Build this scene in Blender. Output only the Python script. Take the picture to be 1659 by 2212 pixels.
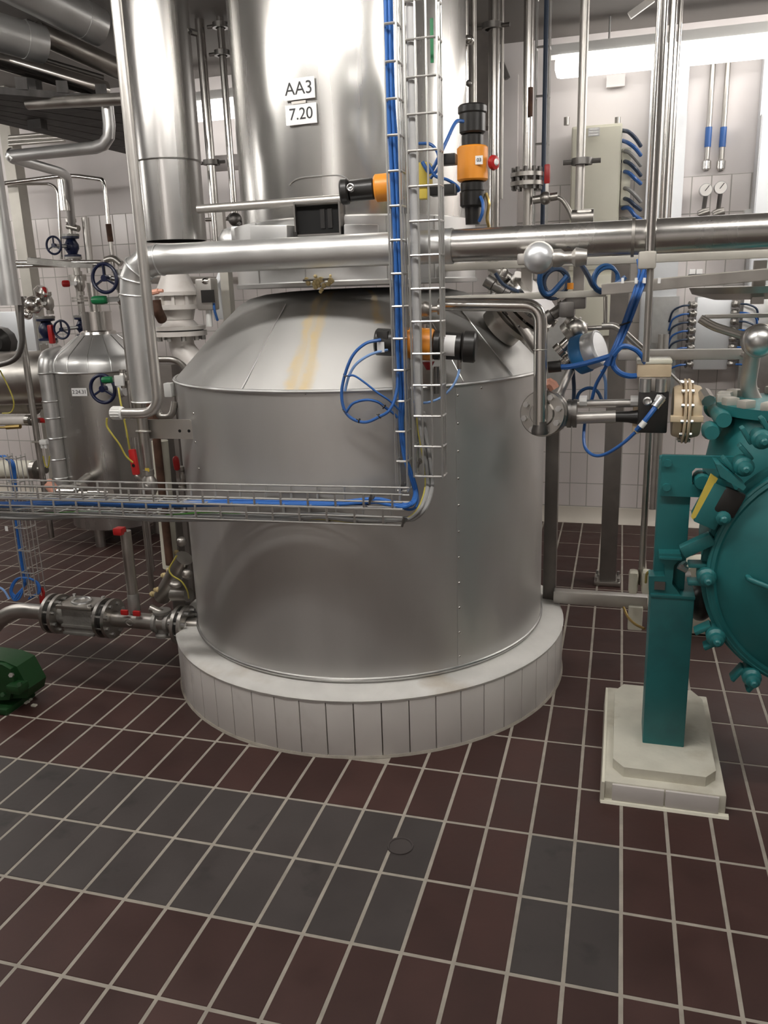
import bpy, bmesh, math, random
from mathutils import Vector, Matrix, Euler
for o in list(bpy.data.objects): bpy.data.objects.remove(o)
SC = bpy.context.scene; COL = SC.collection; rnd = random.Random(7); PI = math.pi

# ------------------------------------------------------------------ camera
CAM = Vector((0.4307, -2.002, 1.4856)); F = 1763.86; W_, H_ = 1659.0, 2212.0
RX = Vector((0.9620, 0.2712, -0.0317)); RF = Vector((-0.2699, 0.9266, -0.2619)).normalized()
RX = (RX - RF * RX.dot(RF)).normalized(); RD = RF.cross(RX).normalized()      # RD = image down
cd = bpy.data.cameras.new('camera'); cam = bpy.data.objects.new('camera', cd); COL.objects.link(cam)
cam.matrix_world = Matrix(((RX.x, -RD.x, -RF.x, CAM.x), (RX.y, -RD.y, -RF.y, CAM.y), (RX.z, -RD.z, -RF.z, CAM.z), (0, 0, 0, 1)))
cd.sensor_fit = 'VERTICAL'; cd.sensor_height = 36.0; cd.lens = F / H_ * 36.0; cd.clip_start = 0.05; cd.clip_end = 60
SC.camera = cam

# ------------------------------------------------------------------ light and exposure
wd = bpy.data.worlds.new('world'); SC.world = wd; wd.use_nodes = True
wd.node_tree.nodes['Background'].inputs[0].default_value = (0.9, 0.88, 0.85, 1); wd.node_tree.nodes['Background'].inputs[1].default_value = 0.05
SC.view_settings.view_transform = 'Standard'; SC.view_settings.look = 'None'
SC.view_settings.exposure = 1.2; SC.view_settings.gamma = 1.0; SC.view_settings.use_curve_mapping = False
LAMP_COL = (1.0, 0.965, 0.92); LAMP_E = 13.0

# ------------------------------------------------------------------ measuring helpers
def ray(x, y): return RF + RX * ((x - W_ / 2) / F) + RD * ((y - H_ / 2) / F)
def P(x, y, Y):                        # the point of the plane at room depth Y seen at x, y
    d = ray(x, y); return CAM + d * ((Y - CAM.y) / d.y)
def G(x, y, z=0.0):                    # the point at height z
    d = ray(x, y); return CAM + d * ((z - CAM.z) / d.z)
def dep(p): return (Vector(p) - CAM).dot(RF)
def S(n, p): return n * dep(p) / F     # n picture dots in metres at p
def pix(p):
    v = Vector(p) - CAM; d = v.dot(RF); return (v.dot(RX) / d * F + W_ / 2, v.dot(RD) / d * F + H_ / 2, d)
def PS(*a): return [P(*q) for q in a]
X3, Y3, Z3 = Vector((1, 0, 0)), Vector((0, 1, 0)), Vector((0, 0, 1))
V = Vector

# ------------------------------------------------------------------ materials
MATS = {}
def mat(name, col, rough=0.5, metal=0.0, noise=0.0, nscale=8.0, stretch=(1, 1, 1), bump=0.0, bscale=40.0, rvar=0.0, orand=0.0, coat=0.0, dirt=None, dscale=3.0, dlo=0.55, dhi=0.75, aniso=0.0):
    m = bpy.data.materials.new(name); m.use_nodes = True; nt = m.node_tree; N = nt.nodes; L = nt.links
    b = N['Principled BSDF']; b.inputs['Base Color'].default_value = (*col, 1); b.inputs['Roughness'].default_value = rough; b.inputs['Metallic'].default_value = metal
    if coat: b.inputs['Coat Weight'].default_value = coat; b.inputs['Coat Roughness'].default_value = 0.15
    if aniso: b.inputs['Anisotropic'].default_value = aniso
    g = N.new('ShaderNodeNewGeometry'); mp = N.new('ShaderNodeMapping'); mp.inputs['Scale'].default_value = stretch
    L.new(g.outputs['Position'], mp.inputs['Vector'])
    last = None
    def noi(sc, det=4):
        n = N.new('ShaderNodeTexNoise'); n.inputs['Scale'].default_value = sc; n.inputs['Detail'].default_value = det
        L.new(mp.outputs[0], n.inputs['Vector']); return n
    if noise or rvar or orand or dirt:
        n = noi(nscale)
        r = N.new('ShaderNodeMapRange'); L.new(n.outputs['Fac'], r.inputs['Value'])
        r.inputs['From Min'].default_value = 0.25; r.inputs['From Max'].default_value = 0.75
        r.inputs['To Min'].default_value = 1 - noise; r.inputs['To Max'].default_value = 1 + noise
        fac = r.outputs[0]
        if orand:
            oi = N.new('ShaderNodeObjectInfo'); r2 = N.new('ShaderNodeMapRange'); L.new(oi.outputs['Random'], r2.inputs['Value'])
            r2.inputs['To Min'].default_value = 1 - orand; r2.inputs['To Max'].default_value = 1 + orand
            mm = N.new('ShaderNodeMath'); mm.operation = 'MULTIPLY'; L.new(fac, mm.inputs[0]); L.new(r2.outputs[0], mm.inputs[1]); fac = mm.outputs[0]
        mx = N.new('ShaderNodeVectorMath'); mx.operation = 'SCALE'; mx.inputs[0].default_value = col; L.new(fac, mx.inputs['Scale'])
        last = mx.outputs[0]
        if dirt:
            n3 = noi(dscale, 6); r3 = N.new('ShaderNodeMapRange'); L.new(n3.outputs['Fac'], r3.inputs['Value'])
            r3.inputs['From Min'].default_value = dlo; r3.inputs['From Max'].default_value = dhi
            md = N.new('ShaderNodeMix'); md.data_type = 'RGBA'; L.new(r3.outputs[0], md.inputs[0]); L.new(last, md.inputs[6]); md.inputs[7].default_value = (*dirt, 1); last = md.outputs[2]
        L.new(last, b.inputs['Base Color'])
        if rvar:
            r4 = N.new('ShaderNodeMapRange'); L.new(n.outputs['Fac'], r4.inputs['Value']); r4.inputs['From Min'].default_value = .3; r4.inputs['From Max'].default_value = .7
            r4.inputs['To Min'].default_value = max(.02, rough - rvar); r4.inputs['To Max'].default_value = min(1, rough + rvar); L.new(r4.outputs[0], b.inputs['Roughness'])
    if bump:
        n2 = noi(bscale, 3); bp = N.new('ShaderNodeBump'); bp.inputs['Strength'].default_value = bump; bp.inputs['Distance'].default_value = 0.01
        L.new(n2.outputs['Fac'], bp.inputs['Height']); L.new(bp.outputs[0], b.inputs['Normal'])
    MATS[name] = m; return m
def emis(name, col, e):
    m = bpy.data.materials.new(name); m.use_nodes = True; b = m.node_tree.nodes['Principled BSDF']
    b.inputs['Base Color'].default_value = (*col, 1); b.inputs['Emission Color'].default_value = (*col, 1); b.inputs['Emission Strength'].default_value = e
    MATS[name] = m; return m
M = MATS
mat('shell_steel', (.55, .54, .525), .38, .68, .07, 5, (1, 1, .25), .05, 3, .05, dirt=(.70, .69, .66), dscale=9, dlo=.64, dhi=.9)
mat('cone_steel', (.47, .465, .45), .55, .6, .05, 4, (1, 1, 1), .05, 4, .05)
mat('column_steel', (.53, .52, .50), .26, .95, .08, 9, (1, 1, .05), .10, 3.5, .05)
mat('cladding', (.64, .64, .63), .38, .82, .06, 8, (1, 1, 1), .05, 14, .06)
mat('duct_steel', (.50, .49, .475), .27, .95, .12, 14, (1, 1, .02), .05, 4, .04)
mat('polished', (.66, .64, .61), .20, 1, .05, 10)
mat('dull_steel', (.46, .44, .41), .38, 1, .1, 12, rvar=.08)
mat('dark_steel', (.22, .21, .20), .45, 1, .15, 10)
mat('tray_wire', (.55, .54, .52), .34, .75, .08, 25)
mat('zinc', (.62, .62, .61), .34, 1, .08, 25)
mat('cast_grey', (.33, .32, .30), .5, .7, .15, 20, bump=.15, bscale=90)
mat('post_steel', (.20, .18, .165), .5, .6, .15, 12)
mat('rail_steel', (.55, .53, .50), .4, .9, .08, 12)
mat('rail_cream', (.50, .48, .43), .45, .3, .08, 12)
mat('rust', (.085, .042, .026), .8, .1, .4, 25)
mat('teal', (.017, .148, .152), .42, 0, .10, 9, dirt=(.014, .10, .106), dscale=6)
mat('cream', (.76, .74, .62), .4, 0, .03, 6)
mat('beige', (.62, .50, .34), .45, 0, .06, 10)
mat('concrete_cream', (.62, .60, .51), .7, 0, .08, 12, bump=.1, bscale=60, dirt=(.48, .45, .36), dscale=9)
mat('plinth_cap', (.62, .61, .58), .6, 0, .08, 10, bump=.12, bscale=50, dirt=(.42, .36, .28), dscale=4, dlo=.58, dhi=.8)
mat('plinth_tile', (.66, .63, .60), .28, 0, .03, 6, orand=.03, dirt=(.50, .46, .42), dscale=6, dlo=.62, dhi=.85)
mat('plinth_joint', (.20, .18, .16), .9)
mat('wall_tile', (.73, .68, .66), .22, 0, .03, 3, orand=.035)
mat('wall_joint', (.42, .40, .37), .9)
mat('plaster', (.76, .72, .71), .75, 0, .04, 2.2)
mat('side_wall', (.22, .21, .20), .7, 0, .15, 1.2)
mat('ceiling_paint', (.20, .185, .175), .8, 0, .1, 1.5)
mat('cove', (.66, .61, .53), .4)
mat('tile_brown', (.053, .0255, .0220), .5, 0, .18, 7, orand=.16, bump=.03, bscale=50, rvar=.08)
mat('tile_grey', (.058, .0495, .0475), .46, 0, .14, 8, orand=.10, bump=.03, bscale=50, rvar=.08, dirt=(.028, .026, .025), dscale=9, dlo=.6, dhi=.8)
mat('grout', (.34, .31, .265), .85, 0, .18, 18, bump=.2, bscale=120)
mat('blue_paint', (.008, .013, .048), .35, 0, .1, 20)
mat('blue_cable', (.025, .13, .43), .42)
mat('blue_hose', (.03, .12, .38), .35)
mat('blue_dark', (.018, .075, .20), .4)
mat('sky_hose', (.22, .38, .70), .35)
mat('dark_cable', (.03, .05, .09), .45)
mat('grey_cable', (.28, .28, .275), .5)
mat('grey_conduit', (.42, .42, .42), .45)
mat('green_cable', (.10, .36, .05), .45)
mat('yellow_cable', (.42, .36, .06), .45)
mat('red_plastic', (.42, .015, .015), .35)
mat('green_plastic', (.01, .17, .06), .35)
mat('motor_green', (.010, .050, .014), .4, 0, .1, 14)
mat('orange', (.80, .30, .03), .38, 0, .05, 10)
mat('black_plastic', (.018, .017, .016), .35)
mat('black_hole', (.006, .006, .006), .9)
mat('white_plastic', (.72, .72, .70), .4)
mat('white_paint', (.58, .55, .52), .35, 0, .04, 12, dirt=(.5, .46, .42), dscale=14)
mat('label_white', (.80, .80, .79), .4)
mat('ink', (.01, .01, .01), .5)
mat('yellow_plate', (.68, .53, .09), .4, 0, .06, 20)
mat('residue', (.62, .50, .26), .8, 0, .15, 40, bump=.3, bscale=80)
mat('copper_pink', (.72, .36, .26), .5)
mat('gauge_white', (.82, .80, .76), .3)
mat('blue_cap', (.03, .18, .42), .4)
mat('grate_dark', (.075, .07, .067), .7, .1, .35, 14, (1, 3, 1))
mat('galva_white', (.74, .76, .78), .38, .7, .05, 4)
mat('brass', (.50, .36, .14), .35, 1)
emis('tube_light', LAMP_COL, LAMP_E); emis('wall_tube_light', LAMP_COL, 2.0)
for k_ in ('tile_brown', 'tile_grey'): M[k_].node_tree.nodes['Principled BSDF'].inputs['Specular IOR Level'].default_value = .3

# ------------------------------------------------------------------ mesh helpers
def B(): return bmesh.new()
def frame(d):
    d = V(d).normalized(); a = Z3 if abs(d.z) < .9 else X3
    u = a.cross(d).normalized(); return u, d.cross(u), d
def lathe(bm, prof, o, ax=(0, 0, 1), n=24):        # prof: (radius, height along ax)
    o = V(o); u, v, w = frame(ax); rings = []
    for r, h in prof:
        if r < 1e-6: rings.append([bm.verts.new(o + w * h)])
        else: rings.append([bm.verts.new(o + w * h + (u * math.cos(2 * PI * k / n) + v * math.sin(2 * PI * k / n)) * r) for k in range(n)])
    for a, b in zip(rings, rings[1:]):
        if len(a) == 1 and len(b) == 1: continue
        for k in range(n):
            k2 = (k + 1) % n
            if len(a) == 1: bm.faces.new((a[0], b[k], b[k2]))
            elif len(b) == 1: bm.faces.new((a[k], b[0], a[k2]))
            else: bm.faces.new((a[k], b[k], b[k2], a[k2]))
    return bm
def cyl(bm, a, b, r, n=16, r2=None):
    a, b = V(a), V(b); L = (b - a).length; r2 = r if r2 is None else r2
    return lathe(bm, [(0, 0), (r, 0), (r2, L), (0, L)], a, b - a, n)
def ball(bm, c, r, n=14, sz=1.0, ax=(0, 0, 1)):
    return lathe(bm, [(r * math.sin(PI * i / 8), -r * sz * math.cos(PI * i / 8)) for i in range(9)], c, ax, n)
def box(bm, c, s, u=None, v=None, w=None):
    c = V(c); u = V(u or (1, 0, 0)); v = V(v or (0, 1, 0)); w = V(w or u.cross(v))
    vs = [bm.verts.new(c + u * (s[0] / 2 * i) + v * (s[1] / 2 * j) + w * (s[2] / 2 * k)) for i in (-1, 1) for j in (-1, 1) for k in (-1, 1)]
    for f in ((0, 1, 3, 2), (4, 6, 7, 5), (0, 4, 5, 1), (2, 3, 7, 6), (0, 2, 6, 4), (1, 5, 7, 3)): bm.faces.new([vs[i] for i in f])
    return bm
def rbox(bm, c, s, rad, u=None, v=None, w=None):   # box with bevelled edges
    t = B(); box(t, c, s, u, v, w); bmesh.ops.bevel(t, geom=t.edges[:], offset=rad, segments=2, profile=.6, affect='EDGES'); merge(bm, t); return bm
def merge(bm, t):
    me = bpy.data.meshes.new('tmp'); t.to_mesh(me); t.free(); bm.from_mesh(me); bpy.data.meshes.remove(me)
def fil(pts, rad, k=6):                            # round the corners of a polyline
    pts = [V(p) for p in pts]; out = [pts[0]]
    for a, b, c in zip(pts, pts[1:], pts[2:]):
        r = min(rad, (a - b).length * .48, (c - b).length * .48); p, q = b + (a - b).normalized() * r, b + (c - b).normalized() * r
        for i in range(k + 1):
            t = i / k; out.append(p * (1 - t) ** 2 + b * 2 * t * (1 - t) + q * t * t)
    out.append(pts[-1]); return out
def spl(pts, k=6):                                 # catmull-rom through points
    pts = [V(p) for p in pts]; q = [pts[0] * 2 - pts[1]] + pts + [pts[-1] * 2 - pts[-2]]; out = []
    for i in range(1, len(q) - 2):
        a, b, c, d = q[i - 1:i + 3]
        for j in range(k):
            t = j / k; out.append(.5 * ((2 * b) + (c - a) * t + (2 * a - 5 * b + 4 * c - d) * t * t + (3 * b - a - 3 * c + d) * t ** 3))
    out.append(pts[-1]); return out
def tube(bm, pts, r, n=12, closed=False):
    pts = [V(p) for p in pts]; pts = [p for i, p in enumerate(pts) if i == 0 or (p - pts[i - 1]).length > 1e-5]
    rs = r if isinstance(r, (list, tuple)) else [r] * len(pts); rings = []; m = len(pts)
    def tan(i):
        if closed: return (pts[(i + 1) % m] - pts[i - 1]).normalized()
        if i == 0: return (pts[1] - pts[0]).normalized()
        if i == m - 1: return (pts[-1] - pts[-2]).normalized()
        return ((pts[i + 1] - pts[i]).normalized() + (pts[i] - pts[i - 1]).normalized()).normalized()
    u, v, w = frame(tan(0))
    for i, p in enumerate(pts):
        t = tan(i); ax = w.cross(t)
        if ax.length > 1e-7:
            q = Matrix.Rotation(w.angle(t), 3, ax.normalized()); u = q @ u; v = q @ v
        w = t; k = 1.0
        if 0 < i < m - 1: k = 1 / max(.5, math.sqrt((1 + (pts[i + 1] - pts[i]).normalized().dot((pts[i] - pts[i - 1]).normalized())) / 2))
        rings.append([bm.verts.new(p + (u * math.cos(2 * PI * a / n) + v * math.sin(2 * PI * a / n)) * rs[min(i, len(rs) - 1)]) for a in range(n)])
    for a, b in list(zip(rings, rings[1:])) + ([(rings[-1], rings[0])] if closed else []):
        for k in range(n): bm.faces.new((a[k], a[(k + 1) % n], b[(k + 1) % n], b[k]))
    if not closed: bm.faces.new(rings[0][::-1]); bm.faces.new(rings[-1])
    return bm
def torus(bm, c, R, r, ax=(0, 0, 1), n=28, m=8):
    u, v, w = frame(ax); return tube(bm, [V(c) + (u * math.cos(2 * PI * k / n) + v * math.sin(2 * PI * k / n)) * R for k in range(n)], r, m, True)
def prism(bm, poly, d):                            # extrude a 3d polygon by vector d
    a = [bm.verts.new(V(p)) for p in poly]; b = [bm.verts.new(V(p) + V(d)) for p in poly]; n = len(a)
    bm.faces.new(a[::-1]); bm.faces.new(b)
    for i in range(n): bm.faces.new((a[i], a[(i + 1) % n], b[(i + 1) % n], b[i]))
    return bm
def wloc(o):
    p = V((0, 0, 0))
    while o: p = p + o.location; o = o.parent
    return p
def obj(name, bm, m, parent=None, ang=38, loc=None):
    bmesh.ops.recalc_face_normals(bm, faces=bm.faces[:])
    if parent is None:
        if loc is None:
            xs = [v.co for v in bm.verts]; loc = V((sum(c.x for c in xs) / len(xs), sum(c.y for c in xs) / len(xs), min(c.z for c in xs)))
        off = V(loc)
    else: off = wloc(parent); loc = (0, 0, 0)
    bmesh.ops.translate(bm, verts=bm.verts[:], vec=-off)
    me = bpy.data.meshes.new(name); bm.to_mesh(me); bm.free()
    me.materials.append(M[m] if isinstance(m, str) else m)
    for p in me.polygons: p.use_smooth = True
    me.set_sharp_from_angle(angle=math.radians(ang))
    o = bpy.data.objects.new(name, me); COL.objects.link(o); o.location = loc; o.parent = parent; return o
def tag(o, label, cat, group=None):
    o['label'] = label; o['category'] = cat
    if group: o['group'] = group
    return o
def thing(name, label, cat, loc, group=None):
    o = bpy.data.objects.new(name, None); o.empty_display_size = .05; COL.objects.link(o); o.location = V(loc); return tag(o, label, cat, group)
def struct(o): o['kind'] = 'structure'; return o
def one(name, label, cat, bm, m, group=None, ang=38): return tag(obj(name, bm, m, None, ang), label, cat, group)
def text(name, s, size, o, u, v, m, parent):       # flat lettering: u along the line, v up
    c = bpy.data.curves.new('t', 'FONT'); c.body = s; c.size = size; c.align_x = 'CENTER'; c.align_y = 'CENTER'; c.extrude = .0004
    t = bpy.data.objects.new('t', c); COL.objects.link(t); dg = bpy.context.evaluated_depsgraph_get(); me = bpy.data.meshes.new_from_object(t.evaluated_get(dg))
    bpy.data.objects.remove(t); u, v = V(u).normalized(), V(v).normalized(); w = u.cross(v); o = V(o) - wloc(parent)
    for q in me.vertices: q.co = o + u * q.co.x + v * q.co.y + w * q.co.z
    me.name = name; me.materials.clear(); me.materials.append(M[m]); r = bpy.data.objects.new(name, me); COL.objects.link(r); r.parent = parent; return r
def bolts(name, n, c, R, ax, r, L, m, parent, ph=0, head=6):
    u, v, w = frame(ax)
    for k in range(n):
        a = 2 * PI * k / n + ph; p = V(c) + (u * math.cos(a) + v * math.sin(a)) * R
        obj(name, cyl(B(), p, p + w * L, r, head), m, parent)
def cpipe(name, label, pts, r, m, cat='pipe', group=None, rad=.05, n=14): return one(name, label, cat, tube(B(), fil(pts, rad), r, n), m, group)
CEIL = 2.83
def vpipe(name, label, x, y, Y, w, m, top=CEIL, z0=None, group=None, n=14, cat='pipe'):   # true vertical pipe whose low end is seen at x, y
    a = P(x, y, Y); b = V((a.x, a.y, top))
    if z0 is not None: a = V((a.x, a.y, z0))
    return one(name, label, cat, cyl(B(), a, b, S(w, a) / 2, n), m, group)
# ================================================================== the room
YB = 3.23; X0, X1, YF = -6.2, 3.6, -5.6; TX, TY = .1225, .25
def slab(name, c, s, m): return struct(obj(name, box(B(), c, s), m))
floor = struct(obj('floor', box(B(), ((X0 + X1) / 2, (YB + YF) / 2, -.0512), (X1 - X0, YB - YF, .10)), 'grout', loc=((X0 + X1) / 2, (YB + YF) / 2, -.055)))
wall_back = struct(obj('wall_back', box(B(), ((X0 + X1) / 2, YB + .1, CEIL / 2), (X1 - X0 + .4, .19, CEIL)), 'plaster', loc=((X0 + X1) / 2, YB + .1, 0)))
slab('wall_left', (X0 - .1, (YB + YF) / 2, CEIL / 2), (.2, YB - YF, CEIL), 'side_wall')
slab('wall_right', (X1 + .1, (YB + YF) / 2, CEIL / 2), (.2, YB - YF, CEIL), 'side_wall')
slab('wall_front', ((X0 + X1) / 2, YF - .1, CEIL / 2), (X1 - X0 + .4, .2, CEIL), 'plaster')
slab('ceiling', ((X0 + X1) / 2, (YB + YF) / 2, CEIL + .1), (X1 - X0 + .4, YB - YF + .4, .2), 'ceiling_paint')
# floor tiles: every tile near the camera is a part, the far ones one mesh
def tile_mesh(name, sx, sy, t, m, ax='z'):
    b = B(); box(b, (0, 0, -t / 2), (sx, sy, t)); es = [e for e in b.edges if all(v.co.z > -t / 4 for v in e.verts)]
    bmesh.ops.bevel(b, geom=es, offset=.001, segments=1, affect='EDGES'); bmesh.ops.recalc_face_normals(b, faces=b.faces[:])
    me = bpy.data.meshes.new(name); b.to_mesh(me); b.free(); me.materials.append(M[m]); return me
tb, tg = tile_mesh('tile', TX - .0095, TY - .0095, .012, 'tile_brown'), tile_mesh('tile', TX - .0095, TY - .0095, .012, 'tile_grey')
cand = []
for c in range(-48, 26):
    for r in range(-13, 9):                        # r counts away from the far wall towards the camera
        x, y = (c + .5) * TX, -(r + .5) * TY
        if not (X0 < x < X1 and y < YB - .06): continue
        q = pix((x, y, 0)); vis = q[2] > .3 and -90 < q[0] < 1750 and q[1] < 2320
        if math.hypot(x + .524, y - 1.02) < .70: continue
        grey = (c < 0 and r in (0, 1)) or (c in (2, 3) and r in (0, 1))
        cand.append((q[2] if vis else 99, x, y, grey))
cand.sort(); fl = floor.location
for d, x, y, g in cand[:300]:
    o = bpy.data.objects.new('tile', tg if g else tb); COL.objects.link(o); o.parent = floor
    o.location = V((x, y, rnd.uniform(-.0003, .0003))) - fl; o.rotation_euler = (rnd.uniform(-.001, .001), rnd.uniform(-.0015, .0015), rnd.uniform(-.003, .003))
b = B()
for d, x, y, g in cand[300:]: box(b, (x, y, -.006), (TX - .0095, TY - .0095, .012))
o = obj('tiles', b, 'tile_brown', floor); o['kind'] = 'stuff'
dr = G(865, 1828)
b = B(); lathe(b, [(0, .0005), (.030, .0005), (.0315, .003), (.036, .003), (.0375, -.006)], dr, n=32)
one('floor_plug', 'round grey cover set flush in the grey floor tiles in front of the tank', 'floor drain', b, 'tile_grey')
# wall tiles
WX, WZ = .1042, .1995; zrow = [(.052, .104 + .148)] + [(.254 + WZ * k, .254 + WZ * (k + 1)) for k in range(9)]
zrow[0] = (.104, .254)
wt = tile_mesh('tile', WX - .005, WZ - .005, .006, 'wall_tile'); wt0 = tile_mesh('tile', WX - .005, .145, .006, 'wall_tile')
b = B(); wc = []; wl = wall_back.location; jb = B(); box(jb, ((X0 + X1) / 2, YB + .0025, 1.025), (X1 - X0, .006, 2.05)); obj('joint', jb, 'wall_joint', wall_back)
WIN = [(0, 480, 300, 1000), (440, 440, 520, 540), (1020, 370, 1240, 560), (1200, 860, 1530, 1130), (1420, 370, 1630, 560), (1300, 700, 1380, 900)]
for k in range(int((X1 - X0) / WX)):
    for j, (za, zb) in enumerate(zrow):
        p = V((X0 + (k + .5) * WX, YB - .001, (za + zb) / 2)); q = pix(p)
        w = any(a - 14 < q[0] < c + 14 and bb - 25 < q[1] < d + 25 for a, bb, c, d in WIN)
        wc.append((0 if w else 1, q[2], p, j))
wc.sort(key=lambda t: t[:2])
for i, (w, d, p, j) in enumerate(wc):
    if i < 300 and w == 0:
        o = bpy.data.objects.new('tile', wt0 if j == 0 else wt); COL.objects.link(o); o.parent = wall_back; o.location = p - wl; o.rotation_euler = (PI / 2 + rnd.uniform(-.004, .004), 0, 0)
    else: box(b, p + V((0, .003, 0)), (WX - .005, .006, (.145 if j == 0 else WZ - .005)))
o = obj('tiles', b, 'wall_tile', wall_back); o['kind'] = 'stuff'
b = B(); prism(b, [(X0, YB, 0), (X0, YB - .035, 0), (X0, YB - .03, .008), (X0, YB - .008, .035), (X0, YB - .006, .1), (X0, YB, .1)], (X1 - X0, 0, 0))
struct(obj('baseboard_back', b, 'cove'))

# ------------------------------------------------------------------ lamps (fluorescent fittings of the room, and unseen ones added as fill)
def lamp(x0, y0, x1, y1, z, label, grp='fluorescent ceiling lights', w=.13, em='tube_light'):
    a, b_ = V((x0, y0, z)), V((x1, y1, z)); d = (b_ - a).normalized(); L = (b_ - a).length; mid = (a + b_) / 2
    t = thing('ceiling_light', label, 'ceiling light', mid + V((0, 0, .06)), grp)
    obj('housing', box(B(), mid + V((0, 0, .075)), (L + .06, w * .8, .05), d, d.cross(Z3) * -1), 'white_plastic', t)
    obj('diffuser', rbox(B(), mid, (L, w, .10), .03, d, d.cross(Z3) * -1), em, t, 60)
    for s in (-1, 1): 
        p = mid + d * (L * .36 * s); obj('hanger', cyl(B(), p + V((0, 0, .1)), V((p.x, p.y, CEIL)), .006, 6), 'zinc', t)
ZL = P(1300, 136, 2.95).z; XL = P(1200, 145, 2.95).x
lamp(XL, 2.95, 2.0, 2.95, ZL, 'long bright fluorescent light along the back wall at top right', None, .13, 'wall_tube_light')
lamp(P(350, 245, 2.95).x, 2.95, P(545, 238, 2.95).x, 2.95, P(465, 238, 2.95).z, 'bright fluorescent light glowing behind the thin pipes left of the column', None, .13, 'wall_tube_light')
for i, (a, b_, c, d) in enumerate([(-2.6, -.42, -1.25, -.42), (-1.05, -.42, .3, -.42), (.8, -.42, 2.2, -.42), (-.75, -5.2, -.75, -3.4), (1.75, 2.5, 3.2, 2.5), (1.8, 1.9, 3.2, 1.9)]):  # last two, at right, are unseen lights added to brighten the back wall
    lamp(a, b_, c, d, 2.66, 'unseen fluorescent ceiling light, inferred at front, added at right', 'fluorescent lights outside the picture')
lamp(-5.6, 2.0, -4.35, 2.0, 2.30, 'second low hung fill light added unseen at the far left', None)  # unseen light added to brighten the left wall
lamp(-4.9, .5, -3.5, .5, 2.30, 'unseen fill light added low at the far left', None)  # likewise added, lifts the dim left side
# ================================================================== main tank, plinth, column
TC = V((-.524, 1.02, 0))
def cp(a, R, z): return TC + V((math.sin(a) * R, -math.cos(a) * R, z))          # a = 0 faces the room front
def chit(x, y, R):                                                            # point of the upright cylinder round the tank axis
    d = ray(x, y); o = CAM - TC; A = d.x ** 2 + d.y ** 2; Bq = o.x * d.x + o.y * d.y; C = o.x ** 2 + o.y ** 2 - R * R
    t = (-Bq - math.sqrt(max(0, Bq * Bq - A * C))) / A; return CAM + d * t
def cang(p): return math.atan2(p.x - TC.x, -(p.y - TC.y))
RP, ZP = .782, .216
t = thing('tank_plinth', 'round white tiled plinth under the big steel tank', 'plinth', TC)
obj('core', lathe(B(), [(0, 0), (RP - .012, 0), (RP - .012, ZP - .015), (0, ZP - .015)], TC, n=96), 'plinth_joint', t)
obj('cap', lathe(B(), [(.60, ZP - .016), (RP + .002, ZP - .016), (RP + .004, ZP - .008), (RP - .006, ZP + .002), (RP - .03, ZP + .006), (.69, ZP + .012), (.60, ZP + .012)], TC, n=96), 'plinth_cap', t)
obj('base_joint', lathe(B(), [(RP - .02, 0), (RP + .006, 0), (RP + .002, .008), (RP - .02, .01)], TC, n=96), 'grout', t)
NT = 54; aw = 2 * PI / NT; a0 = cang(chit(705, 1560, RP)); 
tw = 2 * RP * math.sin(aw / 2) - .0035
for k in range(NT):
    b = B(); a = a0 + (k + .5) * aw; n_ = V((math.sin(a), -math.cos(a), 0)); uu = V((math.cos(a), math.sin(a), 0))
    rbox(b, TC + n_ * (RP * math.cos(aw / 2) - .005) + Z3 * (ZP / 2 - .006), (tw, .012, ZP - .022), .0014, uu, n_ * -1); obj('tile', b, 'plinth_tile', t)
RT, ZB, ZS = .695, .228, 1.196
# the cone's steel with the dried drip stain
mc = M['cone_steel']; nt = mc.node_tree; N = nt.nodes; L = nt.links; bs = N['Principled BSDF']
g = N.new('ShaderNodeNewGeometry'); sp = N.new('ShaderNodeSeparateXYZ'); L.new(g.outputs['Position'], sp.inputs[0])
def mth(op, a, b_=None, c=None):
    m = N.new('ShaderNodeMath'); m.operation = op
    for i, q in enumerate((a, b_, c)):
        if q is None: continue
        if isinstance(q, (int, float)): m.inputs[i].default_value = q
        else: L.new(q, m.inputs[i])
    return m.outputs[0]
ang = mth('ARCTAN2', mth('SUBTRACT', sp.outputs[0], TC.x), mth('SUBTRACT', TC.y, sp.outputs[1]))
nz = N.new('ShaderNodeTexNoise'); nz.inputs['Scale'].default_value = 16; nz.inputs['Detail'].default_value = 5; L.new(g.outputs['Position'], nz.inputs['Vector'])
ang2 = mth('ADD', ang, mth('MULTIPLY', mth('SUBTRACT', nz.outputs['Fac'], .5), .10))
def streak(a1, hw, soft=.03): return mth('SUBTRACT', 1.0, mth('SMOOTH_MIN', 1.0, mth('MAXIMUM', 0.0, mth('DIVIDE', mth('SUBTRACT', mth('ABSOLUTE', mth('SUBTRACT', ang2, a1)), hw), soft)), .05))
sa = cang(chit(640, 800, .66)); sb = cang(chit(680, 660, .45)); 
s1 = streak(sa + .05, .012); s2 = streak(sa - .02, .012); s3 = streak(cang(chit(815, 690, .47)), .012); fade3 = mth('GREATER_THAN', sp.outputs[2], 1.385)
st = mth('MULTIPLY', mth('MINIMUM', 1.0, mth('ADD', mth('ADD', s1, s2), mth('MULTIPLY', s3, fade3))), mth('MULTIPLY', .85, mth('MINIMUM', 1.0, mth('MULTIPLY', 1.5, nz.outputs['Fac']))))
mx = N.new('ShaderNodeMix'); mx.data_type = 'RGBA'; src = bs.inputs['Base Color'].links[0].from_socket; L.new(st, mx.inputs[0]); L.new(src, mx.inputs[6]); mx.inputs[7].default_value = (.52, .40, .20, 1); L.new(mx.outputs[2], bs.inputs['Base Color'])
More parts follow.
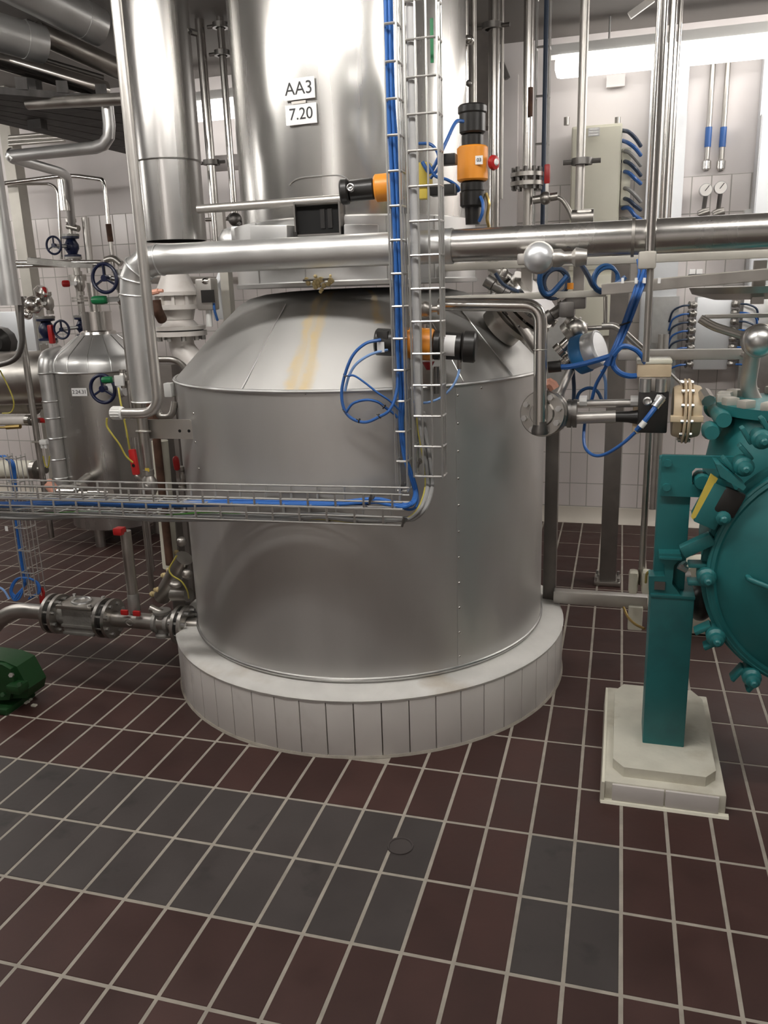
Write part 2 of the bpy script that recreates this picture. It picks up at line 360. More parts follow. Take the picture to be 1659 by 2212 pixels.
L.new(mth('SUBTRACT', 1.0, mth('MULTIPLY', st, .8)), bs.inputs['Metallic'])
tank = thing('process_tank', 'big round brushed steel tank with a conical shoulder on a tiled plinth', 'tank', TC + Z3 * ZB)
obj('shell', lathe(B(), [(0, ZB), (RT, ZB), (RT, ZS), (RT - .01, ZS)], TC, n=128), 'shell_steel', tank)
obj('rim_bead', torus(B(), TC + Z3 * ZS, RT + .001, .0065, n=120, m=8), 'cladding', tank)
obj('foot_bead', torus(B(), TC + Z3 * (ZB + .012), RT + .002, .006, n=120, m=8), 'zinc', tank)
cone = obj('cone', lathe(B(), [(RT - .004, ZS + .002), (.60, 1.292), (.50, 1.394), (.44, 1.447), (.40, 1.470), (.34, 1.484), (.25, 1.492), (.15, 1.496), (0, 1.498)], TC, n=128), 'cone_steel', tank, 60)
for px in ((520, 832), (1004, 850), (1110, 835)):
    a = cang(chit(px[0], px[1], RT)) 
    b = B(); tube(b, [cp(a, .694, ZS + .004), cp(a, .60, 1.293), cp(a, .50, 1.395), cp(a, .44, 1.452)], .0022, 6); obj('seam', b, 'zinc', cone)
a = cang(chit(992, 1150, RT)); b = B(); n_ = V((math.sin(a), -math.cos(a), 0)); uu = V((math.cos(a), math.sin(a), 0))
box(b, TC + n_ * (RT) + Z3 * ((ZB + ZS) / 2), (.020, .003, ZS - ZB - .02), uu, n_ * -1); obj('seam_strip', b, 'shell_steel', tank)
for k in range(11):
    z = ZB + .05 + k * .0885; obj('rivet', ball(B(), cp(a - .004, RT + .002, z), .0042, 8, .6, n_), 'polished', tank)
for px in ((412, 838), (418, 893), (422, 955), (430, 1012), (438, 1080), (1040, 838), (668, 846), (660, 850)):
    p = chit(px[0], px[1], RT); obj('rivet', ball(B(), p, .004, 8, .6, p - V((TC.x, TC.y, p.z))), 'polished', tank)

# column above it
RC = .408
col = thing('column', 'tall shiny steel column rising from the tank top to the ceiling', 'column', TC + Z3 * 1.506)
# a gently dented tube
b = B(); n = 120; zs = [1.60 + (CEIL - 1.60) * i / 60 for i in range(61)]; rings = []
dents = [(cang(chit(766, y, RC)), P(766, y, .65).z, .03, .05, -.006) for y in (150, 240)] + [(cang(chit(800, 300, RC)), 2.0, .06, .09, -.008), (cang(chit(775, 420, RC)), 1.78, .05, .08, -.005), (cang(chit(575, 310, RC)), 1.98, .03, .05, -.004)]
for z in zs:
    ring = []
    for k in range(n):
        a = -PI + 2 * PI * k / n; dr_ = .0016 * math.sin(5 * a + 1.3 * z) * math.sin(2.2 * z + a)
        for da, dz, wa, wz, am in dents: dr_ += am * math.exp(-((a - da) / wa) ** 2 - ((z - dz) / wz) ** 2)
        ring.append(b.verts.new(cp(a, RC + dr_, z)))
    rings.append(ring)
for r1, r2 in zip(rings, rings[1:]):
    for k in range(n): b.faces.new((r1[k], r1[(k + 1) % n], r2[(k + 1) % n], r2[k]))
obj('column_shell', b, 'column_steel', col, 80)
RS = .438
obj('skirt', lathe(B(), [(.30, 1.56), (.40, 1.506), (RS + .006, 1.506), (RS + .008, 1.518), (RS, 1.522), (RS, 1.715), (RC + .004, 1.722), (RC - .01, 1.722)], TC, n=96), 'cladding', col)
for px in (560, 660, 838, 940):
    a = cang(chit(px, 595, RS)); b = B(); tube(b, [cp(a, RS + .001, 1.52), cp(a, RS + .001, 1.714)], .0025, 6); obj('seam', b, 'zinc', col)
# ledge boxes on the skirt either side of the hatch
for x0, x1 in ((560, 640), (742, 815)):
    p0, p1 = chit(x0, 500, RS + .015), chit(x1, 500, RS + .015); mid = (p0 + p1) / 2; u = (p1 - p0).normalized(); z0, z1 = 1.60, chit((x0 + x1) / 2, 487, RS + .015).z
    b = B(); rbox(b, V((mid.x, mid.y, (z0 + z1) / 2)) - u.cross(Z3) * -.02, ((p1 - p0).length, .06, z1 - z0), .004, u, u.cross(Z3) * -1); obj('ledge', b, 'cladding', col)
# black inspection hatch
p0, p1 = chit(640, 475, RS + .03), chit(736, 470, RS + .03); mid = (p0 + p1) / 2; u = V((p1.x - p0.x, p1.y - p0.y, 0)).normalized(); nn = u.cross(Z3); zt, zb_ = chit(690, 437, RS + .03).z, chit(690, 507, RS + .03).z
ha = V((mid.x, mid.y, (zt + zb_) / 2)); wd_, hg = (p1 - p0).length, zt - zb_
h = obj('hatch', box(B(), ha - nn * .03, (wd_ * .97, .05, hg * .97), u, nn * -1), 'black_hole', col)
for s in (-1, 1):
    obj('frame_side', box(B(), ha + u * (s * wd_ * .5) - nn * .012, (.005, .055, hg + .008), u, nn * -1), 'dark_steel', h)
    obj('frame_bar', box(B(), ha + Z3 * (s * hg * .5) - nn * .012, (wd_, .055, .005), u, nn * -1), 'dark_steel', h)
    obj('louvre', box(B(), ha + u * (.025 + s * .012) + nn * -.004, (.014, .004, hg * .6), u, nn * -1), 'black_plastic', h)
obj('clip', box(B(), ha - u * (wd_ * .5) - Z3 * (hg * .5) + nn * .01, (.012, .02, .022), u, nn * -1), 'black_plastic', h)
# name plates
def plate(c, wpx, hpx, s, size, R):
    p = chit(c[0], c[1], R); a = cang(p); n_ = V((math.sin(a), -math.cos(a), 0)); u = V((math.cos(a), math.sin(a), 0)); w, hh = S(wpx, p), S(hpx, p)
    b = B(); box(b, p + n_ * .002, (w, .002, hh), u, n_ * -1); q = obj('label_plate', b, 'label_white', col)
    text('lettering', s, size, p + n_ * .0034, u, Z3, 'ink', q)
plate((646, 192), 76, 42, 'AA3', .052, RC + .004); plate((651, 247), 74, 40, '7.20', .048, RC + .004)
p = chit(645, 221, RC + .003); a = cang(p); b = B(); box(b, p, (.05, .001, .008), V((math.cos(a), math.sin(a), 0)), V((-math.sin(a), math.cos(a), 0))); obj('smudge', b, 'dull_steel', col)
p = chit(680, 382, RC); a = cang(p); b = B(); tube(b, [cp(cang(chit(625 + 5 * k, 400, RC)), RC + .001, (P(690, 384, .65).z - .02 * (abs(k - 13) / 13) ** 6)) for k in range(27)], .0022, 6); obj('bead', b, 'zinc', col)
# dried residue where the skirt leaks
b = B(); rr = random.Random(3)
for k in range(26):
    px, py = rr.gauss(688, 14), rr.gauss(610, 6); p = chit(px, py, RS + .008); ball(b, p, rr.uniform(.004, .009), 7)
obj('residue', b, 'residue', col); 
b = B(); p0, p1 = chit(655, 606, RS + .012), chit(712, 603, RS + .012); tube(b, [p0, p1], .004, 6); obj('latch_rod', b, 'dark_steel', col)
# ================================================================== wire cable trays in front of the tank
YT = .33
def tray(label, o, u, v, w, L, pu, pv, pitch, nu, nv, start=.02, wr=.003):
    # o corner, u across the base (pu wide), v up the sides (pv high), w along (L long); open on the v side
    t = thing('wire_cable_tray', label, 'cable tray', o)
    for i in range(nu): q = o + u * (pu * i / (nu - 1)); obj('wire', cyl(B(), q, q + w * L, wr, 6), 'tray_wire', t)
    for j in range(1, nv + 1):
        for s in (0, 1): q = o + u * (pu * s) + v * (pv * j / nv); obj('wire', cyl(B(), q, q + w * L, wr, 6), 'tray_wire', t)
    k = 0; x = start
    while x < L:
        q = o + w * x
        pts = [q + v * pv, q, q + u * pu, q + u * pu + v * pv]
        obj('rung', tube(B(), [p + (w * .0 ) for p in fil(pts, .008, 2)], wr * 1.25, 6), 'tray_wire', t); x += pitch
    return t
zt = P(855, 1060, YT).z; TP = .0905
xl0, xl1 = P(842, 560, YT).x, P(868, 560, YT).x; xr0, xr1 = P(884, 560, YT).x, P(950, 560, YT).x
pz = P(858, 1058, YT).z
tray('narrow upright wire tray carrying the bundle of blue cables', V((xl0, YT, zt - .003)), X3, Y3, Z3, CEIL - zt, xl1 - xl0, .055, TP, 2, 2, start=.004)
zt2 = P(930, 1030, YT).z
tray('wider upright wire tray holding the grey conduit', V((xr0, YT, zt2 - .003)), X3, Y3, Z3, CEIL - zt2, xr1 - xr0, .055, TP, 4, 2, start=.004)
# two level trays that run off to the left
YH2 = .222; hx = P(869, 1085, YH2).x; hd = V((-1.0, .012, -.018)).normalized(); hu = V((0, 1, 0)); hv = Z3
tray('upper level wire tray running left with blue cables in it', V((hx, YH2, P(860, 1101, YH2).z)), hu, hv, hd, 1.75, .085, .046, .0885, 4, 2, start=.03)
tray('lower level wire tray running left with grey and striped cables in it', V((hx, YH2, P(860, 1135, YH2).z)), hu, hv, hd, 1.75, .085, .050, .0885, 4, 2, start=.06)
# clamp bolts at the joint
for q in ((800, 1078), (869, 1050), (871, 1128), (905, 1000)):
    p = P(q[0], q[1], YT - .012 if q[0] in (869, 905) else YH2 - .012); one('tray_clamp', {800: 'small dark clamp on the front of the upper level tray', 869: 'small dark clamp where the narrow upright tray meets the upper level tray', 871: 'small dark clamp at the right end of the lower level tray', 905: 'small dark clamp between the two upright trays'}[q[0]], 'clamp', cyl(cyl(B(), p, p + V((0, .03, 0)), .006, 8), p + V((-.004, .0, -.014)), p + V((.003, .0, .014)), .0035, 8), 'dark_steel')
# the blue cables
yc = YT + .022
for i, (dx, dy, r, zo) in enumerate([(0, 0, .0052, 0), (.010, .004, .0048, .004), (.004, .012, .005, .008), (-.006, .010, .0042, -.004), (.013, .015, .004, -.008)]):
    q = [V((xl0 + .008 + dx, yc + dy, CEIL))]
    for (x, y) in ((836, 120), (846, 300), (853, 420), (857, 520), (860, 640), (864, 760), (868, 850)):
        p = P(x, y, yc); q.append(p + V((dx + rnd.uniform(-.003, .003) - .004, dy, 0)))
    for (x, y) in ((864, 900), (866, 940), (874, 990), (889, 1035), (896, 1065)): q.append(P(x, y, yc) + V((dx * .5, dy * .6, zo * .5)))
    for (x, y) in ((888, 1088), (872, 1096), (840, 1090), (800, 1083), (700, 1090), (500, 1089), (300, 1092), (150, 1087), (20, 1092)): q.append(P(x, y, YH2 + .03) + V((dx, dy, zo + rnd.uniform(-.003, .002))))
    e = q[-1] + V((-.25, 0, -.004)); q.append(e)
    one('blue_cable', ('second', 'fourth', 'middle', 'leftmost', 'rightmost')[i] + ' blue cable of the five bundled in the narrow upright tray', 'cable', tube(B(), spl(q, 5), r, 7), 'blue_cable', 'blue cables bundled in the trays')
# grey conduit and what comes out of it
xm = (P(886, 560, YT).x + P(903, 560, YT).x) / 2
a = P(906, 895, yc)
one('conduit', 'straight grey plastic conduit inside the wider upright tray', 'conduit', cyl(B(), V((xm, yc, a.z)), V((xm, yc, CEIL)), S(19, a) / 2, 14), 'grey_conduit')
for i, (dx, dy, m, lab) in enumerate([(0, 0, 'grey_cable', 0), (.009, .006, 'grey_cable', 0), (.004, .013, 'grey_cable', 0), (-.002, -.006, 'grey_cable', 0), (.012, -.004, 'grey_cable', 0), (-.006, .006, 'green_cable', 1), (-.009, -.003, 'yellow_cable', 2)]):
    q = [P(x, y, yc) + V((dx, dy, 0)) for x, y in ((907, 890), (911, 930), (918, 970), (924, 1010), (926, 1050))] + [P(x, y, YH2 + .035) + V((dx, dy, 0)) for x, y in ((914, 1092), (893, 1116), (868, 1122))]
    q += [P(x, y, YH2 + .03) + V((0, dy, (dx * .6 if i < 5 else .004) + [(.006 if (k + i) % 2 else -.004) for k in (0,)][0] + rnd.uniform(-.006, .006))) for x, y in ((780, 1124), (690, 1122), (600, 1124), (460, 1118), (330, 1122), (200, 1113), (60, 1120))]
    q.append(q[-1] + V((-.3, 0, 0)))
    nm = ('grey_cable', 'green_cable', 'yellow_cable')[lab]
    one(nm, (('first', 'outer', 'middle', 'inner', 'outermost')[min(i, 4)] + ' grey cable curving from under the conduit into the lower tray', 'green earth wire curving from the conduit into the lower tray', 'yellow earth wire curving from the conduit into the lower tray')[lab], 'cable', tube(B(), spl(q, 5), .0060 if lab == 0 else .0036, 8), m, 'grey cables leaving the conduit' if lab == 0 else None)
# coiled blue hoses in front of the cone
def hose(name, label, pts, r, m, cat='hose', group=None, k=7): return one(name, label, cat, tube(B(), spl(PS(*pts), k), r, 8), m, group)
YH = .31
hose('blue_hose', 'large looped blue air hose hanging left of the upright trays', [(822, 734, .36), (790, 742, .33), (762, 768, YH), (745, 810, YH), (738, 850, YH), (744, 885, YH), (762, 905, YH), (790, 912, YH), (820, 900, YH), (842, 885, YH), (856, 850, .33), (860, 800, .345)], .0048, 'blue_hose')
hose('blue_hose', 'thin blue air hose crossing the loop on a slant', [(752, 812, .3), (766, 812, .3), (790, 828, .3), (815, 848, .3), (838, 863, .31), (855, 878, .33), (866, 890, .345)], .0032, 'blue_hose')
hose('blue_hose', 'short blue air hose making the inner arch of the loop', [(748, 890, .305), (762, 872, .305), (790, 864, .305), (815, 868, .31), (832, 880, .32), (850, 893, .33), (858, 902, .34)], .004, 'blue_hose')
hose('pale_hose', 'pale blue air hose bowing down from the left cap of the middle orange actuator', [(838, 755, .37), (800, 766, .35), (770, 786, .33), (754, 812, .318), (745, 845, .314)], .0042, 'sky_hose')
hose('pale_hose', 'pale blue air hose swinging from the right end of the middle orange actuator', [(992, 798, .41), (988, 815, .40), (975, 838, .39), (950, 860, .385), (920, 870, .37), (893, 868, .365)], .0038, 'sky_hose')
for x, y, d, lab in ((748, 812, (0, 0, 1), 'small black tie at the upper left of the blue hose loop'), (746, 888, (.3, 0, 1), 'small black tie at the lower left of the blue hose loop'), (776, 909, (1, 0, -.2), 'small black tie at the very bottom of the blue hose loop'), (820, 899, (1, 0, .5), 'small black tie at the lower right of the blue hose loop'), (830, 879, (.8, 0, -.6), 'small black tie at the right end of the inner arch')):
    p = P(x, y, YH); one('cable_tie', lab, 'cable tie', cyl(torus(B(), p, .0062, .0018, d, 14, 6), p, p + V((-.008, -.004, .006)), .0014, 6), 'black_plastic')
for x, lab in ((933, 'left of two narrow green label strips on the wider upright tray'), (947, 'right of two narrow green label strips on the wider upright tray')):
    p = P(x, 88, YT + .05); one('green_strip', lab, 'label strip', box(B(), p, (S(7, p), .004, S(86, p))), 'green_plastic')

# ------------------------------------------------------------------ orange actuators
def actuator(label, a, b, r, segs, extra=None):
    a, b = V(a), V(b); d = (b - a); L = d.length; d.normalize(); t = thing('valve_actuator', label, 'actuator', a if a.z < b.z else b)
    for nm, f0, f1, k, m in segs:
        rr = r * k; h0, h1 = f0 * L, f1 * L; bv = min(.005, (h1 - h0) * .2)
        obj(nm, lathe(B(), [(0, h0), (rr - bv, h0), (rr, h0 + bv), (rr, h1 - bv), (rr - bv, h1), (0, h1)], a, d, 28), m, t)
    return t
# middle one in front of the cone
a, b = P(812, 738, .40), P(1029, 750, .42); r = S(34, a)
t = actuator('orange actuator lying level in front of the cone with a black right end', a, b, r, [('end_cap', 0, .20, .85, 'black_plastic'), ('neck', .20, .27, .6, 'dark_steel'), ('body', .27, .58, 1.0, 'orange'), ('collar', .58, .66, .92, 'black_plastic'), ('cylinder', .66, .87, .86, 'black_plastic'), ('end_ring', .87, 1.0, .98, 'black_plastic')])
d = (b - a).normalized(); p = a + (b - a) * .76; b_ = B()
for k in range(7):
    an = -1.5 + k * .3; 
u_, v_, w_ = frame(d); fr = V((0, -1, 0)); up = d.cross(fr).normalized() * -1
prof = [p + (fr * math.cos(x) + up * math.sin(x)) * (r * .875) for x in [-.7 + .2 * k for k in range(9)]]
for q0, q1 in zip(prof, prof[1:]):
    b_.faces.new([b_.verts.new(q) for q in (q0 - d * .016, q0 + d * .016, q1 + d * .016, q1 - d * .016)])
bmesh.ops.remove_doubles(b_, verts=b_.verts[:], dist=1e-5); obj('paper_label', b_, 'label_white', t)
obj('port_block', rbox(B(), a + d * .03 + V((0, -.028, .012)), (.035, .02, .045), .003), 'black_plastic', t)
obj('port_label', box(B(), a + d * .026 + V((0, -.041, -.012)), (.022, .002, .03)), 'label_white', t)
p = P(918, 700, .42); obj('stem', cyl(B(), p, p - Z3 * .035, .013, 12), 'polished', t)
p = P(925, 790, .42); obj('red_tip', cyl(B(), p + Z3 * .012, p - Z3 * .012, .02, 14, .006), 'red_plastic', t)
p = P(992, 788, .415); obj('elbow', tube(B(), fil([p + Z3 * .03, p, p - Z3 * .012], .01), .007, 8), 'polished', t)
one('valve', 'steel valve body with a side port above the middle orange actuator', 'valve', lathe(ball(B(), P(918, 668, .42), .024, 14), [(0, -.05), (.018, -.05), (.018, -.04), (.010, -.04), (.010, .04), (.018, .04), (.018, .05), (0, .05)], P(918, 668, .42), (1, 0, 0), 14), 'dull_steel')
cpipe('drop_pipe', 'short steel pipe hanging below the middle orange actuator', PS((943, 792, .43), (943, 850, .43)), .0085, 'dark_steel')
# upper left actuator on the column
a, b = P(736, 415, .47), P(878, 400, .50); r = S(27, a)
t = actuator('orange actuator lying level against the column with a black left end', a, b, r, [('end_cap', 0, .13, 1.0, 'black_plastic'), ('motor', .13, .52, .82, 'black_plastic'), ('gearbox', .52, .95, 1.05, 'orange'), ('flange', .95, 1.0, .9, 'dark_steel')])
obj('cable_gland', cyl(B(), P(760, 410, .44), P(756, 402, .425), .008, 10), 'zinc', t); obj('sight_ring', torus(B(), P(757, 405, .423), .009, .003, Y3, 16, 6), 'zinc', t)
# upright actuator right of the column
a, b = P(1021, 432, .62), P(1029, 226, .62); b = V((a.x, a.y, b.z)); r = S(33, a)
t = actuator('upright orange actuator with a tall black top right of the column', a, b, r, [('base', -.08, .10, .82, 'black_plastic'), ('body', .20, .57, 1.0, 'orange'), ('neck', .56, .70, .70, 'black_plastic'), ('cylinder', .70, .94, .83, 'black_plastic'), ('top_cap', .90, 1.0, .92, 'black_plastic'), ('foot', .08, .20, .78, 'black_plastic')])
p = P(1040, 350, .62) + V((0, -r * .93, 0)); obj('data_plate', box(B(), p, (.022, .003, .024)), 'label_white', t); text('lettering', '03', .014, p + V((0, -.0022, 0)), X3, Z3, 'ink', t)
p = P(1062, 352, .62); obj('red_cap', lathe(B(), [(0, 0), (.018, 0), (.022, .006), (.02, .014), (.011, .018), (0, .018)], p, V((.8, -.5, 0)), 18), 'red_plastic', t); obj('cap_button', lathe(B(), [(0, 0), (.010, 0), (.007, .004), (0, .004)], p + V((.8, -.5, 0)).normalized() * .018, V((.8, -.5, 0)), 14), 'label_white', t)
one('black_valve', 'black valve stem block under the upright orange actuator', 'valve', lathe(B(), [(0, 0), (.022, 0), (.024, .05), (.018, .055), (.016, .08), (.03, .085), (.03, .1), (0, .1)], V((a.x, a.y, P(1021, 485, .62).z)), Z3, 20), 'black_plastic')
hose('blue_hose', 'blue air hose beside the black valve under the upright actuator', [(1035, 478, .58), (1042, 460, .57), (1043, 440, .575), (1038, 425, .59)], .005, 'blue_hose')
hose('brass_hose', 'brown flexible hose hanging beside the upright actuator', [(1050, 418, .62), (1056, 440, .61), (1052, 470, .61), (1056, 490, .62)], .005, 'brass')
one('positioner', 'small yellow positioner seen behind the wider upright tray', 'positioner', rbox(rbox(B(), P(915, 380, .5), (.045, .05, .07), .006), P(915, 415, .5), (.03, .04, .04), .004), 'yellow_plate')
hose('blue_hose', 'blue air hose reaching up from the yellow positioner to the black actuator', [(912, 350, .47), (928, 372, .47), (945, 345, .47), (962, 310, .49), (984, 265, .53), (1000, 262, .57)], .0055, 'blue_hose')
hose('blue_hose', 'blue air hose curling under the yellow positioner', [(925, 355, .46), (940, 380, .46), (965, 388, .48), (985, 400, .5), (990, 412, .52), (960, 416, .5)], .0045, 'blue_hose')
hose('blue_hose', 'short blue air hose above the yellow positioner', [(905, 310, .47), (930, 312, .46), (945, 330, .46), (948, 360, .46), (930, 385, .47)], .0045, 'blue_hose')
one('solenoid', 'small black solenoid level with the yellow positioner by the upright actuator', 'solenoid', rbox(B(), P(968, 345, .52), (.05, .04, .03), .004), 'black_plastic')
one('solenoid', 'longer black solenoid just above the silver ledge near the yellow positioner', 'solenoid', rbox(B(), P(958, 411, .5), (.075, .04, .030), .004), 'black_plastic')

# ------------------------------------------------------------------ big clad pipe across the picture
YPp = .45; RPp = .0475
zl, zr = P(600, 547, YPp).z, P(1390, 514, YPp).z; zp = (zl + zr) / 2
xa = P(297, 690, YPp).x
t = thing('clad_pipe', 'thick aluminium clad pipe crossing in front of the column with a mitred bend at left', 'pipe', V((xa, YPp, zp)))
xe = P(320, 560, YPp).x; xj = P(971, 530, YPp).x; el = .095
obj('level_run', cyl(B(), (xa + el + .012, YPp, zp), (xj, YPp, zp), RPp, 40), 'cladding', t)
obj('level_run', cyl(B(), (xj, YPp, zp), (3.4, YPp, zp), RPp * .97, 40), 'column_steel', t)
obj('joint_band', lathe(B(), [(RPp, -.012), (RPp + .003, -.012), (RPp + .003, .012), (RPp, .012)], (xj, YPp, zp), X3, 40), 'cladding', t)
for px in (1392,):
    p = P(px, 514, YPp); obj('joint_band', lathe(B(), [(RPp * .97, -.004), (RPp + .004, -.004), (RPp + .004, .004), (RPp * .97, .004)], (p.x + .012, YPp, zp), X3, 40), 'dull_steel', t); obj('joint_band', lathe(B(), [(RPp * .97, -.004), (RPp + .004, -.004), (RPp + .004, .004), (RPp * .97, .004)], (p.x - .03, YPp, zp), X3, 40), 'dull_steel', t)
zbend = zp - el; zbot = P(300, 868, YPp).z
obj('drop_run', cyl(B(), (xa, YPp, zbend - .012), (xa, YPp, zbot), RPp, 40), 'cladding', t)
pts = [V((xa + el + .012, YPp, zp)), V((xa + el * .62, YPp, zp - .006)), V((xa + el * .27, YPp, zp - el * .27)), V((xa + .006, YPp, zp - el * .62)), V((xa, YPp, zbend - .012))]
obj('mitred_bend', tube(B(), pts, RPp, 40), 'cladding', t, 12)
for i, q in enumerate(pts):
    d = (pts[min(i + 1, 4)] - pts[max(i - 1, 0)]).normalized(); obj('joint_band', torus(B(), q, RPp * (1.0 if i in (0, 4) else 1.05) + .0005, .003, d, 40, 6), 'cladding', t)
obj('end_band', torus(B(), (xa, YPp, zbot + .003), RPp, .003, Z3, 40, 6), 'cladding', t)
# thin front conduit from the ceiling with white end cap
yq = .35
a = P(313, 600, yq); xk = a.x; p1 = P(322, 840, yq); z1 = P(322, 893, yq).z; xc = P(262, 893, yq).x
t = thing('steel_conduit', 'thin steel conduit in front of the thick clad pipe, bending left to a white cap', 'conduit', V((xk, yq, z1)))
obj('tube', tube(B(), fil([(xk, yq, CEIL), (xk, yq, z1), (xc, yq, z1)], .10, 10), S(11, p1), 16), 'rail_steel', t)
obj('white_cap', lathe(B(), [(0, -.034), (.019, -.034), (.0215, -.03), (.0215, .004), (.018, .008), (0, .008)], (xc, yq, z1), X3, 24), 'white_plastic', t)
for k in range(16): 
    a_ = 2 * PI * k / 16; obj('cap_rib', cyl(B(), V((xc - .03, yq + .0215 * math.cos(a_), z1 + .0215 * math.sin(a_))), V((xc + .002, yq + .0215 * math.cos(a_), z1 + .0215 * math.sin(a_))), .0014, 5), 'white_plastic', t)
hose('earth_wire', 'yellow earth wire looping from the white cap down to the red lever', [(231, 903, .35), (231, 920, .35), (242, 938, .35), (258, 960, .36), (272, 985, .37), (287, 999, .38)], .0032, 'yellow_cable', 'cable')
hose('earth_wire', 'yellow earth wire hanging straight from the green lever to the bracket', [(256, 838, .45), (259, 860, .43), (264, 885, .42), (270, 915, .42), (275, 940, .42), (281, 975, .42)], .0032, 'yellow_cable', 'cable')
# support plate and the pipe clamped to it
pa, pb = P(267, 927, .49), P(420, 927, .49)
t = thing('pipe_bracket', 'flat steel bracket plate with two holes bolted to the left of the tank', 'bracket', V((pa.x, .49, P(300, 948, .49).z)))
z0, z1_ = P(400, 948, .49).z, P(400, 906, .49).z; xm_ = P(320, 927, .49).x
b = B(); prism(b, [(xm_, .486, z0), (pb.x, .486, z0), (pb.x, .486, z1_ - .012), (pb.x - .014, .486, z1_), (xm_, .486, z1_ - .002)], (0, .008, 0)); obj('plate', b, 'rail_steel', t)
obj('wing', box(B(), ((pa.x + xm_) / 2, .50, (z0 + z1_) / 2 - .002), (xm_ - pa.x, .006, (z1_ - z0) * .95)), 'dull_steel', t)
for x in (388, 408): p = P(x, 931, .485); obj('hole', cyl(B(), p, p + V((0, .004, 0)), .0055, 14), 'black_hole', t)
xp = P(312, 960, .46).x; zq0 = P(318, 1045, .46).z
obj('u_bolt', torus(B(), (xp, .462, P(310, 932, .46).z), .022, .0042, (0, .15, 1), 24, 8), 'rail_steel', t)
t2 = thing('riser_pipe', 'dark steel pipe clamped to the bracket below the thick clad pipe', 'pipe', V((xp, .46, zq0)))
obj('tube', cyl(B(), (xp, .46, zq0), (xp, .46, zbot + .01), S(12, (xp, .46, .9)), 18), 'dull_steel', t2)
obj('union', lathe(B(), [(.018, 0), (.028, .004), (.028, .012), (.02, .03), (.017, .05)], (xp, .46, zq0 - .01), Z3, 18), 'dull_steel', t2)
obj('yellow_tag', box(B(), P(318, 1015, .435), (.016, .003, .012)), 'yellow_plate', t2)
# red lever valve behind the tray
def lever(label, hub, tip, mcol, r=.011, name='lever_valve', bodyax=(0, 0, 1), br=.022, cat='valve', group=None, stem=None):
    hub, tip = V(hub), V(tip); d = (tip - hub); L = d.length; d.normalize(); t = thing(name, label, cat, hub - V((0, 0, br)), group)
    obj('body', lathe(B(), [(0, -2.2 * br), (.75 * br, -2.2 * br), (.75 * br, -1.5 * br), (.6 * br, -1.4 * br), (br, -.6 * br), (br, .6 * br), (.6 * br, 1.4 * br), (.75 * br, 1.5 * br), (.75 * br, 2.2 * br), (0, 2.2 * br)], hub + V((0, br * .8, 0)), bodyax, 18), 'dull_steel', t)
    obj('stem', cyl(B(), hub + V((0, br, 0)), hub - V((0, br * .5, 0)), br * .4, 10), 'zinc', t)
    s = d.cross(Y3).normalized()
    obj('arm', box(B(), hub + d * L * .22 - V((0, br * .35, 0)), (L * .46, r * 1.1, .004), d, s), 'zinc', t)
    b = B(); k = 8; prof = [(L * .42, .55), (L * .46, .9), (L * .6, 1), (L * .85, 1), (L * .95, .85), (L, .4)]
    tube(b, [hub + d * h - V((0, br * .35, 0)) for h, q in prof], [r * q for h, q in prof], 10); obj('grip', b, mcol, t); return t
t = lever('valve with a big red lever standing up left of the tank', P(317, 1052, .43), P(296, 1024, .40), 'dull_steel', .008, br=.026)
e0, e1 = P(295, 1026, .395), P(285, 970, .395); d = (e1 - e0).normalized(); sx = d.cross(Y3).normalized()
b = B(); rbox(b, (e0 + e1) / 2, ((e1 - e0).length, .026, .016), .007, d, sx); g_ = obj('red_sleeve', b, 'red_plastic', t)
q = e0.lerp(e1, .38); obj('sleeve_hole', cyl(B(), q - V((0, .0085, 0)), q - V((0, .006, 0)), .006, 14), 'black_hole', g_)
# ================================================================== left side
# big open-bottomed duct
YD = 1.0
a = P(380, 521, YD); rd = S(66, a)
t = thing('steel_duct', 'wide shiny upright duct ending just above the clad pipe left of the column', 'duct', a)
zsm = P(375, 338, YD - rd).z
obj('shell', lathe(B(), [(rd - .004, 0), (rd, 0), (rd, zsm - a.z + .02)], a, Z3, 64), 'duct_steel', t)
obj('shell', lathe(B(), [(rd - .003, zsm - a.z), (rd + .004, zsm - a.z), (rd + .004, CEIL - a.z)], a, Z3, 64), 'duct_steel', t)
obj('lap_band', torus(B(), V((a.x, a.y, zsm)), rd + .003, .0025, Z3, 60, 6), 'zinc', t)
obj('inner_shade', lathe(B(), [(rd - .004, 0), (rd - .02, .02), (rd - .02, .2), (0, .2)], a, Z3, 48), 'black_hole', t)  # black surface stands for the shade inside the open duct
# flanged valve painted white under the duct
YV = 1.02
def cpt(x, y): return P(x, y, YV)
cx = 388; c0 = cpt(cx, 700)
def vz(y): return V((c0.x, YV, P(cx, y, YV).z))
def rr_(px): return S(px, c0)
t = thing('flanged_valve', 'large white painted flanged valve assembly under the wide duct', 'valve', vz(745))
def disc(nm, y0, y1, r0, r1=None, m='white_paint', n=32): 
    p, q = vz(y1), vz(y0); return obj(nm, lathe(B(), [(0, 0), (rr_(r0), 0), (rr_(r1 if r1 else r0), q.z - p.z), (0, q.z - p.z)], p, Z3, n), m, t)
disc('bonnet', 592, 630, 44, 28); disc('flange', 630, 638, 52); disc('body', 638, 658, 40); disc('flange', 658, 668, 50); disc('body', 668, 690, 31, 36); disc('cone_body', 690, 704, 40, 29); disc('flange', 704, 712, 55); disc('gasket', 712, 715, 50, None, 'black_plastic'); disc('flange', 715, 725, 57)
for k in range(10):
    a_ = 2 * PI * k / 10; d = V((math.cos(a_), math.sin(a_), 0)); obj('rib', box(B(), vz(648) + d * rr_(41), (.022, .012, rr_(24)), d, Z3.cross(d)), 'white_paint', t)
